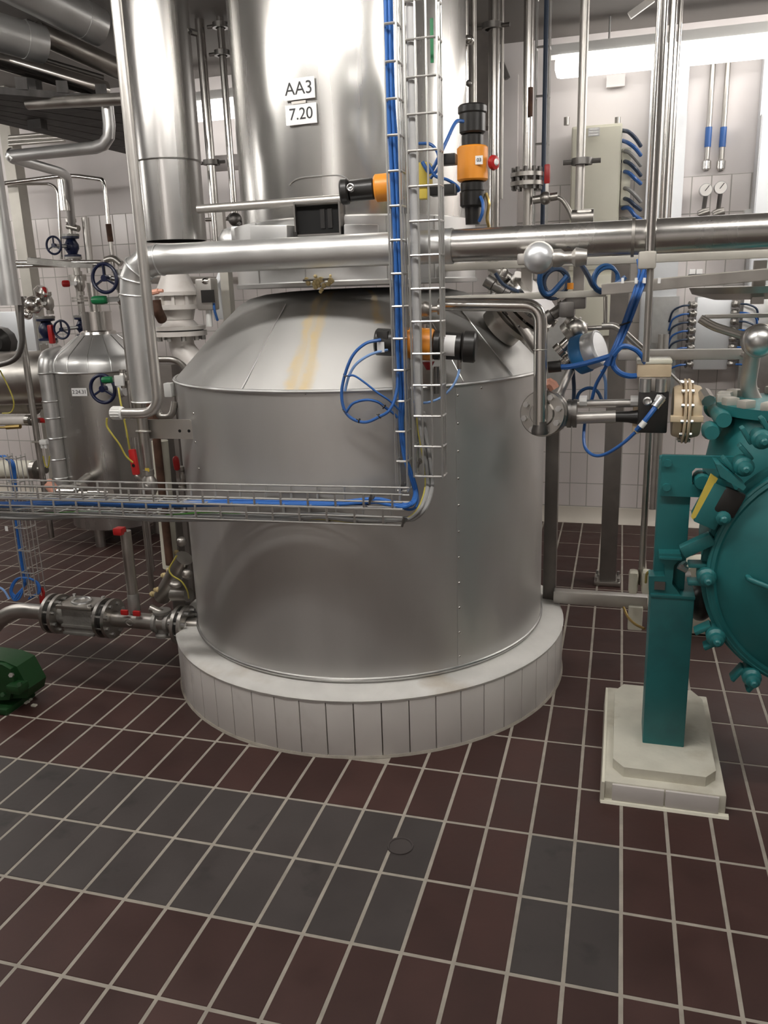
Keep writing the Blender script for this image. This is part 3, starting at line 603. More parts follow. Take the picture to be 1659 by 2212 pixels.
bolts('bolt', 10, vz(725), rr_(48), (0, 0, -1), .010, .018, 'cast_grey', t)
e = [vz(725), vz(752), P(436, 806, YV - .02), P(480, 842, YV)]
t2 = tag(obj('curved_pipe', tube(B(), fil(e, .10, 8), rr_(27), 24), 'white_paint'), 'white painted curved pipe running from the white valve down behind the tank shoulder', 'pipe')
cpipe('elbow_pipe', 'short rusty bent pipe left of the white valve', PS((336, 648, .85), (339, 668, .85), (350, 690, .9)), .02, 'rust')
cpipe('bent_pipe', 'flat grey pipe bending at right under the white valve', PS((336, 776, .8), (378, 776, .8), (402, 795, .82), (412, 820, .85)), .012, 'dull_steel', rad=.06)
one('dark_box', 'dark box in the gap between white valve and tank shoulder', 'box', rbox(B(), V((P(358, 805, 1.2).x, 1.2, P(358, 785, 1.2).z / 2)), (.12, .1, P(358, 785, 1.2).z), .01), 'post_steel')
one('small_gland', 'little pink and brass fitting right beside the front conduit', 'fitting', cyl(cyl(B(), P(328, 632, .8), P(342, 629, .8), .010, 8), P(342, 628, .8), P(352, 628, .8), .006, 8), 'copper_pink')
# sensor box right of it
p = P(448, 636, .95)
t = thing('sensor_box', 'small grey sensor box with a black window between white valve and tank cone', 'sensor', P(448, 700, .95))
obj('housing', rbox(B(), p, (S(38, p), .06, S(66, p)), .008), 'rail_steel', t); obj('window', box(B(), P(449, 640, .915), (S(30, p), .006, S(26, p))), 'black_plastic', t)
obj('stem', cyl(B(), P(451, 668, .95), P(453, 705, .95), .012, 12), 'white_plastic', t); obj('dome', ball(B(), P(447, 608, .935), .022, 14, .7), 'polished', t)
one('frame_post', 'short cream square post behind the sensor box', 'post', box(B(), (P(490, 640, 1.05) + P(490, 580, 1.05)) / 2 - Z3 * .06, (.035, .04, .34)), 'rail_cream')
one('galvanised_sheet', 'small curved grey sheet leaning behind the sensor box', 'sheet', tube(B(), spl(PS((486, 592, 1.2), (480, 610, 1.2), (470, 625, 1.2), (478, 690, 1.2)), 4), .03, 8), 'galva_white')
hose('blue_hose', 'short blue hose beside the sensor box stem', [(462, 655, .93), (464, 672, .93), (470, 692, .95)], .005, 'blue_hose')
# things just left of the tank shell
one('switch_block', 'small white plastic block just left of the tank rim', 'block', rbox(B(), P(366, 842, .62), (.03, .03, .05), .004), 'white_plastic')
lever('small valve with a red lever below the bracket plate beside the tank', P(388, 1035, .60), P(381, 985, .58), 'red_plastic', .012, br=.02)
one('rusty_pipe', 'rusty brown upright pipe behind the bracket plate', 'pipe', cyl(cyl(B(), P(330, 870, .75), V((P(330, 870, .75).x, .75, .45)), .016, 12), P(330, 905, .75), P(330, 870, .75), .028, 12), 'rust')
one('insulated_riser', 'wide stained beige pipe standing behind the riser pipe', 'pipe', cyl(B(), V((P(345, 1000, .8).x, .8, .42)), P(345, 952, .8), .032, 20), 'concrete_cream')
one('brown_post', 'dark brown post standing between the stained pipe and the tank', 'post', box(B(), V((P(362, 1000, .9).x, .9, .5)), (.05, .05, 1.0)), 'post_steel')
one('pipe_knuckle', 'pale pipe elbow close to the tank side above the bracket', 'pipe fitting', tube(B(), fil(PS((338, 880, .62), (345, 900, .62), (372, 900, .62), (378, 868, .63)), .03), .013, 12), 'dull_steel')
# second tank
YL = 2.42; LC = V((P(222, 800, YL).x, YL, 0)); rl = S(100, P(222, 820, YL))
def lp(x, y): return P(x, y, YL - rl)
zs_, zd_, zn0, zn1 = P(222, 806, YL - rl * .95).z, P(222, 765, YL - rl * .8).z, P(222, 722, YL - .1).z, P(222, 676, YL - .1).z
t = thing('clad_tank', 'smaller aluminium clad tank with a ribbed dome at left, plate 2.24.31', 'tank', LC + Z3 * .12)
obj('shell', lathe(B(), [(0, .12), (rl, .12), (rl, zs_)], LC, Z3, 64), 'column_steel', t)
zq = zs_
dome_prof = [(rl + .008, zq), (rl + .006, zq + .045), (rl * .985, zq + .075), (rl * .92, zq + .10), (rl * .42, zn0 - .008), (rl * .36, zn0)]
dome = obj('dome', lathe(B(), dome_prof, LC, Z3, 64), 'cladding', t, 50)
obj('rim_band', torus(B(), LC + Z3 * zq, rl + .008, .006, Z3, 60, 6), 'zinc', t)
for k in range(14):
    a_ = 2 * PI * k / 14 + .1; d = V((math.cos(a_), math.sin(a_), 0)); obj('rib', tube(B(), [LC + d * (r + .001) + Z3 * z for r, z in dome_prof[:5]], .004, 6), 'zinc', dome)
rn = S(31, P(222, 690, YL)); obj('neck', lathe(B(), [(rn * 1.25, zn0 - .005), (rn * 1.2, zn0 + .012), (rn, zn0 + .02), (rn, zn1), (rn * 1.05, zn1), (rn * 1.05, zn1 + .008), (0, zn1 + .008)], LC, Z3, 40), 'polished', t)
for k in (0, 1, 2): a_ = 2 * PI * k / 3 + .5; p = LC + V((math.cos(a_), math.sin(a_), 0)) * rl * .8; obj('foot', cyl(B(), V((p.x, p.y, 0)), p + Z3 * .125, .03, 12), 'dull_steel', t)
p = P(176, 846, YL - rl * .93); a_ = math.atan2(p.x - LC.x, -(p.y - LC.y)); n_ = V((math.sin(a_), -math.cos(a_), 0)); u = V((math.cos(a_), math.sin(a_), 0)); p = LC + n_ * (rl + .003) + Z3 * p.z
q = obj('label_plate', box(B(), p, (S(36, p), .003, S(17, p)), u, n_ * -1), 'label_white', t); text('lettering', '2.24.31', S(11.5, p), p + n_ * .0022, u, Z3, 'ink', q)
cpipe('neck_pipe', 'steel pipe rising from the neck of the smaller clad tank', [LC + Z3 * (zn1), LC + Z3 * (P(222, 610, YL).z)], .035, 'polished')
YS = 2.2
t = thing('jacket_pipe', 'banded clad pipe bending over beside the smaller tank at far left', 'pipe', V((P(120, 1060, YS).x, YS, P(120, 1060, YS).z)))
q = [V((P(100, 800, YS).x, YS, P(120, 1075, YS).z)), V((P(100, 800, YS).x, YS, P(100, 790, YS).z)), P(102, 772, YS + .02), P(128, 762, YS + .14)]
obj('jacket', tube(B(), fil(q, .05, 4), S(17, q[1]), 20), 'cladding', t)
for y in (806, 866, 902, 945, 990, 1030):
    obj('band', torus(B(), V((q[0].x, YS, P(100, y, YS).z)), S(17, q[1]) + .001, .005, Z3, 24, 6), 'zinc', t)
one('sight_glass_pipe', 'shiny short flanged pipe lying in front of the smaller tank foot', 'pipe', lathe(lathe(B(), [(0, 0), (.05, 0), (.05, .14), (.035, .15), (.035, .3), (0, .3)], P(132, 1066, 1.75), (1, .1, 0), 20), [(0, 0), (.055, 0), (.055, .03), (0, .03)], P(170, 1064, 1.74), (1, .1, 0), 20), 'polished'); one('pipe_stub', 'pipe stub joining the shiny short pipe to the smaller tank', 'pipe', cyl(B(), P(150, 1066, 1.76), V((LC.x, LC.y - rl + .02, P(150, 1066, 1.76).z)), .03, 14), 'dull_steel')
one('hose_coupling', 'grey and pink coupling standing by the foot of the left clad pipe', 'coupling', cyl(cyl(B(), P(120, 1062, 1.75), P(104, 1044, 1.75), .03, 12), P(107, 1044, 1.75), P(107, 1036, 1.75), .014, 8), 'copper_pink')
# handwheels and valves
def handwheel(t, c, r, m='blue_paint', ax=(0, -1, 0)):
    ax = V(ax).normalized(); u, v, w = frame(ax)
    h = obj('handwheel', torus(B(), c, r * .9, r * .12, ax, 32, 8), m, t)
    obj('hub', cyl(B(), V(c) - ax * r * .25, V(c) + ax * r * .12, r * .22, 14), m, h)
    for k in range(3):
        a_ = PI / 2 + 2 * PI * k / 3; d = u * math.cos(a_) + v * math.sin(a_); obj('spoke', box(B(), V(c) + d * r * .52, (r * .75, r * .2, r * .10), d, ax), m, h)
    return h
def globe_valve(label, bx, by, wx, wy, Y, rpx, m='blue_paint', hpx=44, wheel=True, wY=None, grp=None):
    p = P(bx, by, Y); s = S(1, p); t = thing('globe_valve', label, 'valve', p - Z3 * hpx * s * .7, grp)
    h = hpx * s
    obj('body', lathe(B(), [(0, -.5 * h), (.42 * h, -.5 * h), (.42 * h, -.4 * h), (.22 * h, -.36 * h), (.36 * h, -.1 * h), (.36 * h, .1 * h), (.22 * h, .36 * h), (.42 * h, .4 * h), (.42 * h, .5 * h), (0, .5 * h)], p, Z3, 22), m, t)
    for z in (-.5, .5):
        obj('flange', cyl(B(), p + Z3 * (z * h - .11 * h * (z < 0)), p + Z3 * (z * h + .11 * h * (z > 0)), .44 * h, 22), 'cast_grey', t); bolts('bolt', 4, p + Z3 * (z * h - .02 * h), .33 * h, (0, 0, 1), .06 * h, .16 * h * (1 if z > 0 else -1), 'zinc', t, .4)
    if wheel:
        c = P(wx, wy, wY if wY else Y - .16); obj('bonnet', cyl(B(), p, V((p.x, p.y - .5 * h, p.z)), .24 * h, 14, .14 * h), m, t)
        obj('spindle', tube(B(), [V((p.x, p.y - .4 * h, p.z)), c], .09 * h, 10), 'zinc', t); handwheel(t, c, S(rpx, c), m)
    return t
globe_valve('blue flanged valve whose handwheel hangs against the tiled wall, highest at far left', 155, 533, 116, 530, 2.8, 20, hpx=42, wY=2.62)
globe_valve('dark blue flanged valve with a spoked handwheel left of the smaller tank neck', 180, 706, 133, 712, 2.75, 21, hpx=40, wY=2.6)
t = globe_valve('blue flanged valve with a red handle at the far left wall', 101, 712, 0, 0, 2.7, 0, hpx=46, wheel=False)
p = P(111, 722, 2.6); obj('handle', rbox(B(), p, (.035, .03, .12), .01), 'red_plastic', t)
def wheel_valve(label, wx, wy, Y, rpx, bx, by, m2, hz, back=0):
    c = P(wx, wy, Y); t = thing('handwheel_valve', label, 'valve', P(bx, by, Y + .12)); handwheel(t, c, S(rpx, c)); q = P(bx, by, Y + .06)
    obj('spindle', tube(B(), [c, c + V((.0, .05, 0)), q], .013, 10), 'zinc', t); obj('body', lathe(B(), [(0, -.05), (.03, -.05), (.038, -.03), (.03, 0), (.038, .03), (.03, .05), (0, .05)], q, hz, 18), m2, t)
    if back: obj('pipe_stub', cyl(B(), q, q + V((-.02, back, 0)), .022, 12), 'dull_steel', t)
    return t
wheel_valve('valve with a large dark blue handwheel beside the bend of the clad pipe', 226, 601, 1.75, 33, 262, 604, 'cast_grey', Z3, 1.4)
wheel_valve('valve with a large dark blue handwheel in front of the smaller tank', 222, 840, 1.5, 33, 252, 842, 'white_plastic', X3, .62)
wheel_valve('valve with a blue handwheel half hidden behind the banded clad pipe', 75, 832, 2.5, 26, 60, 832, 'cast_grey', X3)
lever('valve with a green lever beside the neck of the smaller tank', P(258, 646, 1.8), P(200, 649, 1.8), 'green_plastic', .023, br=.022, name='lever_valve'); q = P(262, 640, 1.82); obj('pipe_stub', cyl(B(), V((q.x, q.y, 0)), q, .016, 12), 'dull_steel', bpy.data.objects['lever_valve.002'])
lever('valve with a green lever overlapping the lower handwheel', P(262, 819, 1.44), P(222, 821, 1.44), 'green_plastic', .017, br=.02); q = P(266, 822, 1.46); obj('pipe_stub', cyl(B(), V((q.x + .03, q.y, 0)), V((q.x + .03, q.y, q.z)), .014, 12), 'dull_steel', bpy.data.objects['lever_valve.003'])
one('white_cover', 'small white plate beside the green lever of the lower handwheel valve', 'plate', rbox(B(), P(258, 822, 1.425), (.05, .012, .05), .003), 'white_plastic')
lever('tall pipeline valve with a red lever on the left wall pipework', P(166, 612, 2.72), P(136, 613, 2.68), 'red_plastic', .022, br=.034)
lever('valve with a red tee lever standing up at the far left', P(100, 655, 2.4), P(97, 620, 2.38), 'red_plastic', .016, br=.03)
one('valve_cluster', 'cluster of small steel fittings behind the leaning post at far left', 'fittings', lathe(lathe(ball(ball(B(), P(72, 658, 2.4), .055, 14), P(60, 680, 2.38), .03, 10), [(0, 0), (.04, 0), (.04, .02), (.025, .03), (.025, .12), (.045, .13), (.045, .15), (0, .15)], P(52, 655, 2.4), (1, 0, .1), 14), [(0, 0), (.03, 0), (.045, .03), (.03, .06), (0, .06)], P(86, 640, 2.38), (.5, 0, 1), 14), 'polished')
t = thing('pipe_column', 'upright run of flanged steel pipe under the highest blue valve', 'pipe', P(170, 690, 2.8))
q0, q1 = P(160, 560, 2.8), P(174, 690, 2.8); xx = q0.x + .01
obj('tube', cyl(B(), V((xx, 2.8, q1.z)), V((xx, 2.8, q0.z)), .022, 14), 'dull_steel', t)
for y in (596, 601, 605, 644, 650): z = P(165, y, 2.8).z; obj('flange', cyl(B(), V((xx, 2.8, z - .007)), V((xx, 2.8, z + .007)), .055, 18), 'dull_steel', t)
vpipe('stem_pipe', 'thin steel pipe rising from the highest blue valve', 155, 515, 2.8, 8, 'dull_steel', top=P(155, 478, 2.8).z)
one('pipe_tee', 'steel tee with a small lever above the highest blue valve', 'pipe fitting', lathe(cyl(B(), P(146, 488, 2.8), P(170, 494, 2.8), .02, 12), [(0, 0), (.035, 0), (.035, .02), (.02, .025), (.02, .09), (0, .09)], P(153, 480, 2.8), Z3, 16), 'dull_steel')
# frame: leaning angle plate and its pipes
a, b = P(67, 566, 2.3), P(200, 572, 2.3)
one('angle_bar', 'grey steel angle plate bolted across the thin pipes at far left', 'bracket', prism(B(), [P(58, 557, 2.3), P(66, 556, 2.3), P(66, 557, 2.3), P(200, 571, 2.3), P(200, 578, 2.3), P(150, 578, 2.3), P(66, 571, 2.3), P(58, 571, 2.3)], (0, .09, 0)), 'cast_grey')
cpipe('cross_pipe', 'upper of two thin level steel pipes behind the grey angle plate', PS((36, 567, 2.36), (220, 566, 2.36)), .013, 'polished')
cpipe('cross_pipe', 'lower of two thin level steel pipes behind the grey angle plate', PS((36, 575, 2.34), (225, 571, 2.34)), .013, 'polished')
for i, (pts, w, lab) in enumerate([([(5, 270), (40, 680), (95, 1060)], 14, 'long thin upright steel post at the far left')]):
    pass
a = P(30, 600, 2.15)
one('steel_post', 'thin upright steel pipe standing at the far left with a dark band', 'pipe', tube(B(), [V((a.x, 2.15, .05)), V((a.x, 2.15, CEIL))], S(7, a), 12), 'dull_steel')
one('dark_sleeve', 'dark brown sleeve on the thin upright pipe at the far left', 'sleeve', cyl(B(), V((a.x, 2.15, P(34, 632, 2.15).z)), V((a.x, 2.15, P(34, 596, 2.15).z)), S(8, a), 12), 'rust')
one('square_post', 'grey square post against the wall at the far left', 'post', box(B(), V((P(48, 480, 2.95).x, 2.95, CEIL / 2)), (S(26, P(48, 480, 2.95)), .09, CEIL)), 'rail_cream')
a = P(5, 480, 1.9)
one('bright_pipe', 'wide bright clad pipe standing at the left picture edge', 'pipe', cyl(B(), V((P(-2, 480, 1.9).x, 1.9, P(15, 660, 1.9).z)), V((P(-2, 480, 1.9).x, 1.9, CEIL)), S(22, a), 24), 'cladding')
a = P(52, 760, 1.95)
one('bent_pipe', 'dark steel pipe curving to the left below the leaning post', 'pipe', tube(B(), fil([P(44, 640, 1.95), P(50, 775, 1.95), P(-30, 795, 1.95)], .12, 8), S(6, a), 12), 'dark_steel')
# pipes along the wall at left
def lpipe(lab, pts, wpx, m='polished', rad=.07, nm='pipe', grp=None): 
    q = PS(*pts); return cpipe(nm, lab, q, S(wpx, q[0]) / 2, m, 'pipe', grp, rad)
YW = 2.7
lpipe('thin steel pipe running along the left wall then dropping beside the tiles', [(-60, 405, YW), (150, 378, YW), (222, 388, YW), (226, 400, YW), (246, 590, YW)], 9, rad=.10, nm='wall_pipe')
lpipe('thinner pale pipe running below it and dropping at the left wall', [(-60, 398, YW + .1), (110, 397, YW + .1), (125, 410, YW + .1), (133, 560, YW + .1)], 6, rad=.10, nm='wall_pipe')
one('dark_sleeve', 'dark brown sleeve on the dropping thin wall pipe', 'sleeve', cyl(B(), P(234, 484, YW - .01), P(239, 522, YW - .01), S(6, P(236, 500, YW)), 12), 'rust')
cpipe('small_tee', 'steel joint where the thin wall pipe ends beside the clad bend', PS((228, 562, 2.69), (245, 556, 2.69), (262, 570, 2.69)), .02, 'dull_steel')
lpipe('upright steel pipe with a square look right of the highest blue valve', [(184, 470, 2.85), (196, 590, 2.85)], 16, 'rail_steel', nm='support_post')
YZ = 1.6
t = thing('zigzag_pipe', 'thick clad pipe dropping from the ceiling and turning in a zigzag at upper left', 'pipe', P(90, 330, YZ))
q = [V((P(237, 225, YZ).x, YZ, P(237, 219, YZ).z)), P(239, 298, YZ), P(232, 312, YZ), P(212, 318, YZ), P(28, 337, YZ)]
obj('jacket', tube(B(), fil([V((q[1].x, YZ, q[0].z)), V((q[1].x, YZ, q[3].z)), q[4]], .10, 3), S(13, q[2]), 20), 'cladding', t, 25)
obj('jacket', tube(B(), fil([P(22, 337, YZ), P(26, 342, YZ - .01), P(132, 372, 2.1), P(146, 382, 2.5), P(155, 482, 2.75)], .1, 4), S(11, q[4]), 18), 'cladding', t, 25)
for (x, y) in ((239, 290), (222, 316), (206, 318)): pass
obj('end_band', torus(B(), P(26, 337, YZ), S(13, q[4]), .008, X3, 20, 6), 'zinc', t)
cpipe('upright_pipe', 'slim bright pipe standing left of the zigzag pipe drop', PS((134, 388, 2.6), (141, 455, 2.6)), .03, 'polished')
# ceiling pipes and platform at upper left
def axpipe(label, a, b, rpx, m, cap=True):
    a, b = V(a), V(b); r = S(rpx, b); t = thing('ceiling_pipe', label, 'pipe', (a + b) / 2 - Z3 * r); d = (b - a).normalized()
    obj('jacket', cyl(B(), a, b, r, 28), m, t)
    if cap: obj('end_collar', lathe(B(), [(0, 0), (r * 1.02, 0), (r * 1.04, .02), (r * 1.0, .09), (0, .09)], b - d * .088, d, 28), m, t)
    return t
axpipe('thick clad pipe under the ceiling ending at upper left, nearest the duct', P(10, -44, 1.35), P(216, 60, 1.75), 38, 'cladding')
axpipe('dented clad pipe under the ceiling at the left picture edge', P(-90, 45, 1.3), P(92, 97, 1.62), 37, 'cladding')
axpipe('long bright thin clad pipe slanting under the ceiling at upper left', P(-60, 110, 1.5), P(226, 195, 2.15), 19, 'polished')
axpipe('dark clad pipe behind the thick ceiling pipe at upper left', P(80, 70, 1.9), P(262, 152, 2.35), 21, 'dull_steel', False)
axpipe('thin dark pipe under the ceiling tucked beside the dented pipe', P(-40, 90, 1.7), P(222, 168, 2.25), 6, 'dark_steel', False)
zpl = 2.38
t = thing('ceiling_platform', 'dark steel grating platform hung under the ceiling at upper left', 'platform', G(90, 260, zpl))
pa, pb_, pc, pd = G(-90, 196, zpl), G(262, 222, zpl), G(272, 333, zpl), G(-90, 246, zpl)
for k in range(6):
    f0, f1 = k / 6 + .006, (k + 1) / 6 - .006; obj('plank', prism(B(), [pa.lerp(pd, f0), pb_.lerp(pc, f0), pb_.lerp(pc, f1), pa.lerp(pd, f1)], (0, 0, .03)), 'grate_dark', t)
for k in range(4):
    f = (k + .5) / 4; a, b_ = pa.lerp(pb_, f), pd.lerp(pc, f); d = (b_ - a).normalized(); obj('bearer', box(B(), (a + b_) / 2 + Z3 * .05, ((b_ - a).length, .05, .05), d, Z3.cross(d)), 'grate_dark', t)
a = P(82, 280, 1.9); obj('hanger', box(B(), V((a.x, 1.9, (a.z + CEIL) / 2)), (.08, .05, CEIL - a.z)), 'grate_dark', t)
a, b_ = P(-30, 205, 1.7), P(72, 222, 1.75); d = (b_ - a).normalized(); tr = obj('side_channel', box(B(), (a + b_) / 2, ((b_ - a).length, .02, .06), d, Z3.cross(d)), 'dark_steel', t)
cpipe('level_pipe', 'grey level pipe in front of the dark platform joining the zigzag pipe', PS((60, 224, 1.55), (300, 212, 1.55)), .026, 'dull_steel')
for i, (y0, y1) in enumerate(((296, 286), (303, 296), (312, 303))): cpipe('conduit', 'thin level pipe below the dark platform, %s of three' % ('top', 'middle', 'lowest')[i], PS((20, y0, 2.9), (140, y1, 2.9)), .012, 'rail_steel')
# lying vessel, pipes low at far left
t = thing('lying_vessel', 'dark grey round vessel lying level at the left picture edge', 'vessel', P(0, 850, 2.35))
obj('shell', lathe(B(), [(0, 0), (.17, 0), (.17, 1.15), (.15, 1.2), (0, 1.22)], P(-120, 820, 2.35), (1, .15, 0), 32), 'dull_steel', t)
axp = [(0, 908, 58, 'white_paint', 2.3, 11, 'pale pipe with an end flange below the lying vessel'), (0, 1014, 74, 'concrete_cream', 2.2, 20, 'stained pale pipe with a round end behind the small cable ladder'), (0, 877, 70, 'concrete_cream', 2.6, 17, 'rust streaked broad pipe behind the lying vessel')]
for x0, y, x1, m, Y, rp, lab in axp:
    a, b = P(x0 - 90, y, Y), P(x1, y, Y); r = S(rp, b); t = thing('stub_pipe', lab, 'pipe', b - Z3 * r); obj('tube', cyl(B(), a, b, r, 22), m, t); obj('end_flange', lathe(B(), [(0, 0), (r * 1.05, 0), (r * 1.05, .03), (r * .5, .04), (r * .4, .09), (0, .09)], b, X3, 20), 'dull_steel', t)
one('wall_board', 'pale grey wall panel behind the black motor at the left edge', 'panel', rbox(B(), P(10, 740, 2.9), (.55, .04, .42), .006), 'galva_white')
t = thing('black_motor', 'round black fan motor at the left picture edge', 'motor', P(5, 760, 2.55)); obj('casing', lathe(B(), [(0, 0), (.08, 0), (.10, .02), (.10, .12), (.06, .16), (0, .16)], P(8, 738, 2.6), (.3, -1, 0), 12), 'black_plastic', t)
hose('black_hose', 'thin black cable hanging from the round black motor', [(4, 760, 2.5), (8, 785, 2.5), (20, 800, 2.5)], .008, 'dark_cable', 'cable')
hose('earth_wire', 'yellow green earth wire arcing below the lying vessel', [(0, 800, 2.0), (20, 840, 2.0), (30, 870, 2.0), (24, 890, 2.0), (5, 893, 2.0)], .004, 'yellow_cable', 'cable')
one('white_clamp', 'small bright white clamp between the thin post and the banded pipe', 'clamp', cyl(cyl(rbox(B(), P(95, 955, 2.0), (.05, .03, .03), .008), P(91, 958, 2.0), P(92, 968, 2.0), .009, 8), P(99, 958, 2.0), P(99, 968, 2.0), .009, 8), 'white_plastic'); bpy.context.view_layer.update()
one('clamp_rod', 'thin rod holding the small white clamp to the upright post', 'rod', cyl(B(), P(95, 955, 2.01), P(70, 955, 2.15), .006, 8), 'dull_steel')
one('small_lever', 'dark red handle just behind the banded clad pipe', 'handle', rbox(B(), P(92, 908, 2.35), (.08, .03, .03), .006), 'red_plastic')
hose('earth_wire', 'yellow earth wire hanging by the small white clamp', [(93, 985, 2.05), (98, 1005, 2.05), (104, 1008, 2.05), (107, 985, 2.05)], .004, 'yellow_cable', 'cable')
one('orange_pin', 'small orange pin on a grey drain cock at the left edge', 'drain cock', cyl(cyl(B(), P(-20, 924, 2.2), P(14, 923, 2.2), .008, 8), P(14, 923, 2.2), P(44, 921, 2.2), .014, 8), 'brass')
# small wire ladder with blue hoses low at left
p0 = P(30, 985, .75); p1 = P(62, 1290, .75)
tray('small narrow wire tray hanging low at the left picture edge', V((P(22, 1090, .75).x, .75, p1.z)), X3, Y3, Z3, p0.z - p1.z, S(34, p0), .055, .10, 3, 2, start=.01, wr=.0022)
for i in range(3):
    q = [P(x, y, .78) + V((.006 * i, .004 * i, 0)) for x, y in ((0, 985), (14, 992), (24, 1010), (28, 1080), (38, 1160), (46, 1220), (52, 1255))]
    q += [P(x, y, .76) + V((.004 * i, 0, 0)) for x, y in ((44 - 8 * i, 1290), (30, 1296 - 4 * i), (22, 1275), (34, 1252), (54, 1248), (78, 1258), (82, 1280), (62, 1294 - 3 * i))]
    one('blue_cable', ('widest looped', 'middle looped', 'tightest looped')[i] + ' blue cable in the small narrow wire tray at left', 'cable', tube(B(), spl(q, 5), .0042, 7), 'blue_cable', 'blue cables in the small left tray')
hose('pale_hose', 'pale grey hose curving off the left edge beside the blue loop', [(-10, 1265, .8), (8, 1275, .8), (20, 1294, .8)], .005, 'sky_hose')
one('white_tag', 'tiny white tag hanging under the level trays at the left edge', 'tag', box(B(), P(14, 1142, .7), (.012, .003, .02)), 'label_white')
# floor level flanged pipe run into the tank
YR = .70
def fz(x, y): return P(x, y, YR)
a0 = fz(110, 1324); z0 = a0.z; xs = lambda x: fz(x, 1324).x
t = thing('flanged_pipe', 'steel pipe run with flanges leading into the foot of the tank at left', 'pipe', V((xs(300), YR, z0 - .03)))
rp_ = S(17, a0)
obj('elbow', tube(B(), fil([V((xs(112), YR, z0)), V((xs(20), YR, z0)), V((xs(-30), YR - .05, z0 - .14))], .16, 8), rp_, 20), 'dull_steel', t)
obj('tube', cyl(B(), (xs(240), YR, z0), (xs(386), YR, z0), rp_, 20), 'dull_steel', t)
obj('nozzle', cyl(B(), (xs(400), YR, z0), (xs(430), YR, z0), rp_ * .9, 20), 'dull_steel', t)
def flange(x, m='dull_steel', rpx=43, w=.014):
    p = V((xs(x), YR, z0)); f = obj('flange', lathe(B(), [(rp_, 0), (S(rpx, p), 0), (S(rpx, p), w), (rp_, w)], p, X3, 36), m, t); return p
for x in (112, 128, 222, 240, 384, 398):
    p = flange(x, rpx=43 if x < 300 else 42)
for x in (120, 231, 391): p = V((xs(x), YR, z0)); obj('gasket', cyl(B(), p - X3 * .005, p + X3 * .014, S(36, p), 30), 'black_plastic', t)
for x in (112, 222, 384): 
    p = V((xs(x) - .012, YR, z0)); bolts('bolt', 8, p, S(33, p), (1, 0, 0), .008, .075, 'zinc', t, .35)
tv = thing('sight_valve', 'square cast valve body with a round cover between two pairs of flanges', 'valve', V((xs(182), YR, z0 - .07)))
pc = V((xs(180), YR, z0)); w_ = xs(218) - xs(136)
obj('body', rbox(B(), pc - Z3 * .006, (w_ * .82, .085, .105), .010), 'cast_grey', tv)
obj('neck', cyl(B(), (xs(134), YR, z0), (xs(222), YR, z0), rp_ * 1.25, 22), 'cast_grey', tv)
ct = obj('cover', rbox(B(), pc + Z3 * .056, (w_ * .92, .12, .016), .004), 'dull_steel', tv); obj('window_ring', torus(B(), pc + Z3 * .066, .036, .007, Z3, 28, 8), 'zinc', ct); obj('window', cyl(B(), pc + Z3 * .062, pc + Z3 * .067, .031, 24), 'dull_steel', ct)
for i in (-1, 1):
    for j in (-1, 1): obj('bolt', cyl(B(), pc + V((i * w_ * .38, j * .048, .06)), pc + V((i * w_ * .38, j * .048, .074)), .008, 6), 'zinc', ct)
obj('rib', box(B(), pc - Z3 * .03, (w_ * .86, .095, .01)), 'cast_grey', tv); obj('foot_cover', rbox(B(), pc - Z3 * .062, (w_ * .8, .1, .012), .003), 'cast_grey', tv)
tv = thing('tee_valve', 'small cast valve on the flanged pipe next to the tank', 'valve', V((xs(350), YR, z0 - .06)))
pc = V((xs(350), YR, z0)); obj('body', lathe(B(), [(0, -.035), (.042, -.035), (.042, -.02), (.033, -.015), (.033, .015), (.042, .02), (.042, .035), (0, .035)], pc, X3, 20), 'cast_grey', tv); obj('branch', lathe(B(), [(.02, -.055), (.036, -.055), (.036, -.045), (.026, -.04), (.026, .04), (.036, .045), (.036, .055), (0, .055)], pc, Z3, 18), 'cast_grey', tv)
obj('sloping_arm', cyl(B(), pc + V((-.05, 0, .06)), pc + V((.03, 0, .03)), .016, 10), 'dull_steel', tv)
xu = P(277, 1200, YR).x; zt_ = P(275, 1147, YR).z
t = thing('branch_pipe', 'short upright steel pipe with a red handled cock standing on the flanged pipe', 'pipe', V((xu, YR, z0)))
obj('tube', cyl(B(), (xu, YR, z0 + .10), (xu, YR, zt_), S(11, a0), 18), 'dull_steel', t)
obj('coupling', lathe(B(), [(0, .035), (.022, .035), (.024, .05), (.024, .11), (.021, .12), (0, .12)], (xu, YR, z0), Z3, 16), 'cast_grey', t)
for s in (-1, 1): obj('wing_handle', rbox(B(), (xu + s * .028, YR - .03, z0 + .045), (.032, .012, .022), .004), 'red_plastic', t)
obj('red_cap', rbox(B(), (xu - .012, YR - .02, zt_ + .005), (.04, .04, .03), .008), 'red_plastic', t); obj('ring', torus(B(), (xu + .002, YR - .05, z0 + .012), .016, .0025, (0, 1, .3), 18, 6), 'zinc', t)
one('small_lever', 'small red blade handle standing behind the left pair of flanges', 'handle', prism(B(), [P(86, 1303, .78), P(84, 1280, .78), P(89, 1270, .78), P(94, 1280, .78), P(93, 1303, .78)], (0, .01, 0)), 'red_plastic')
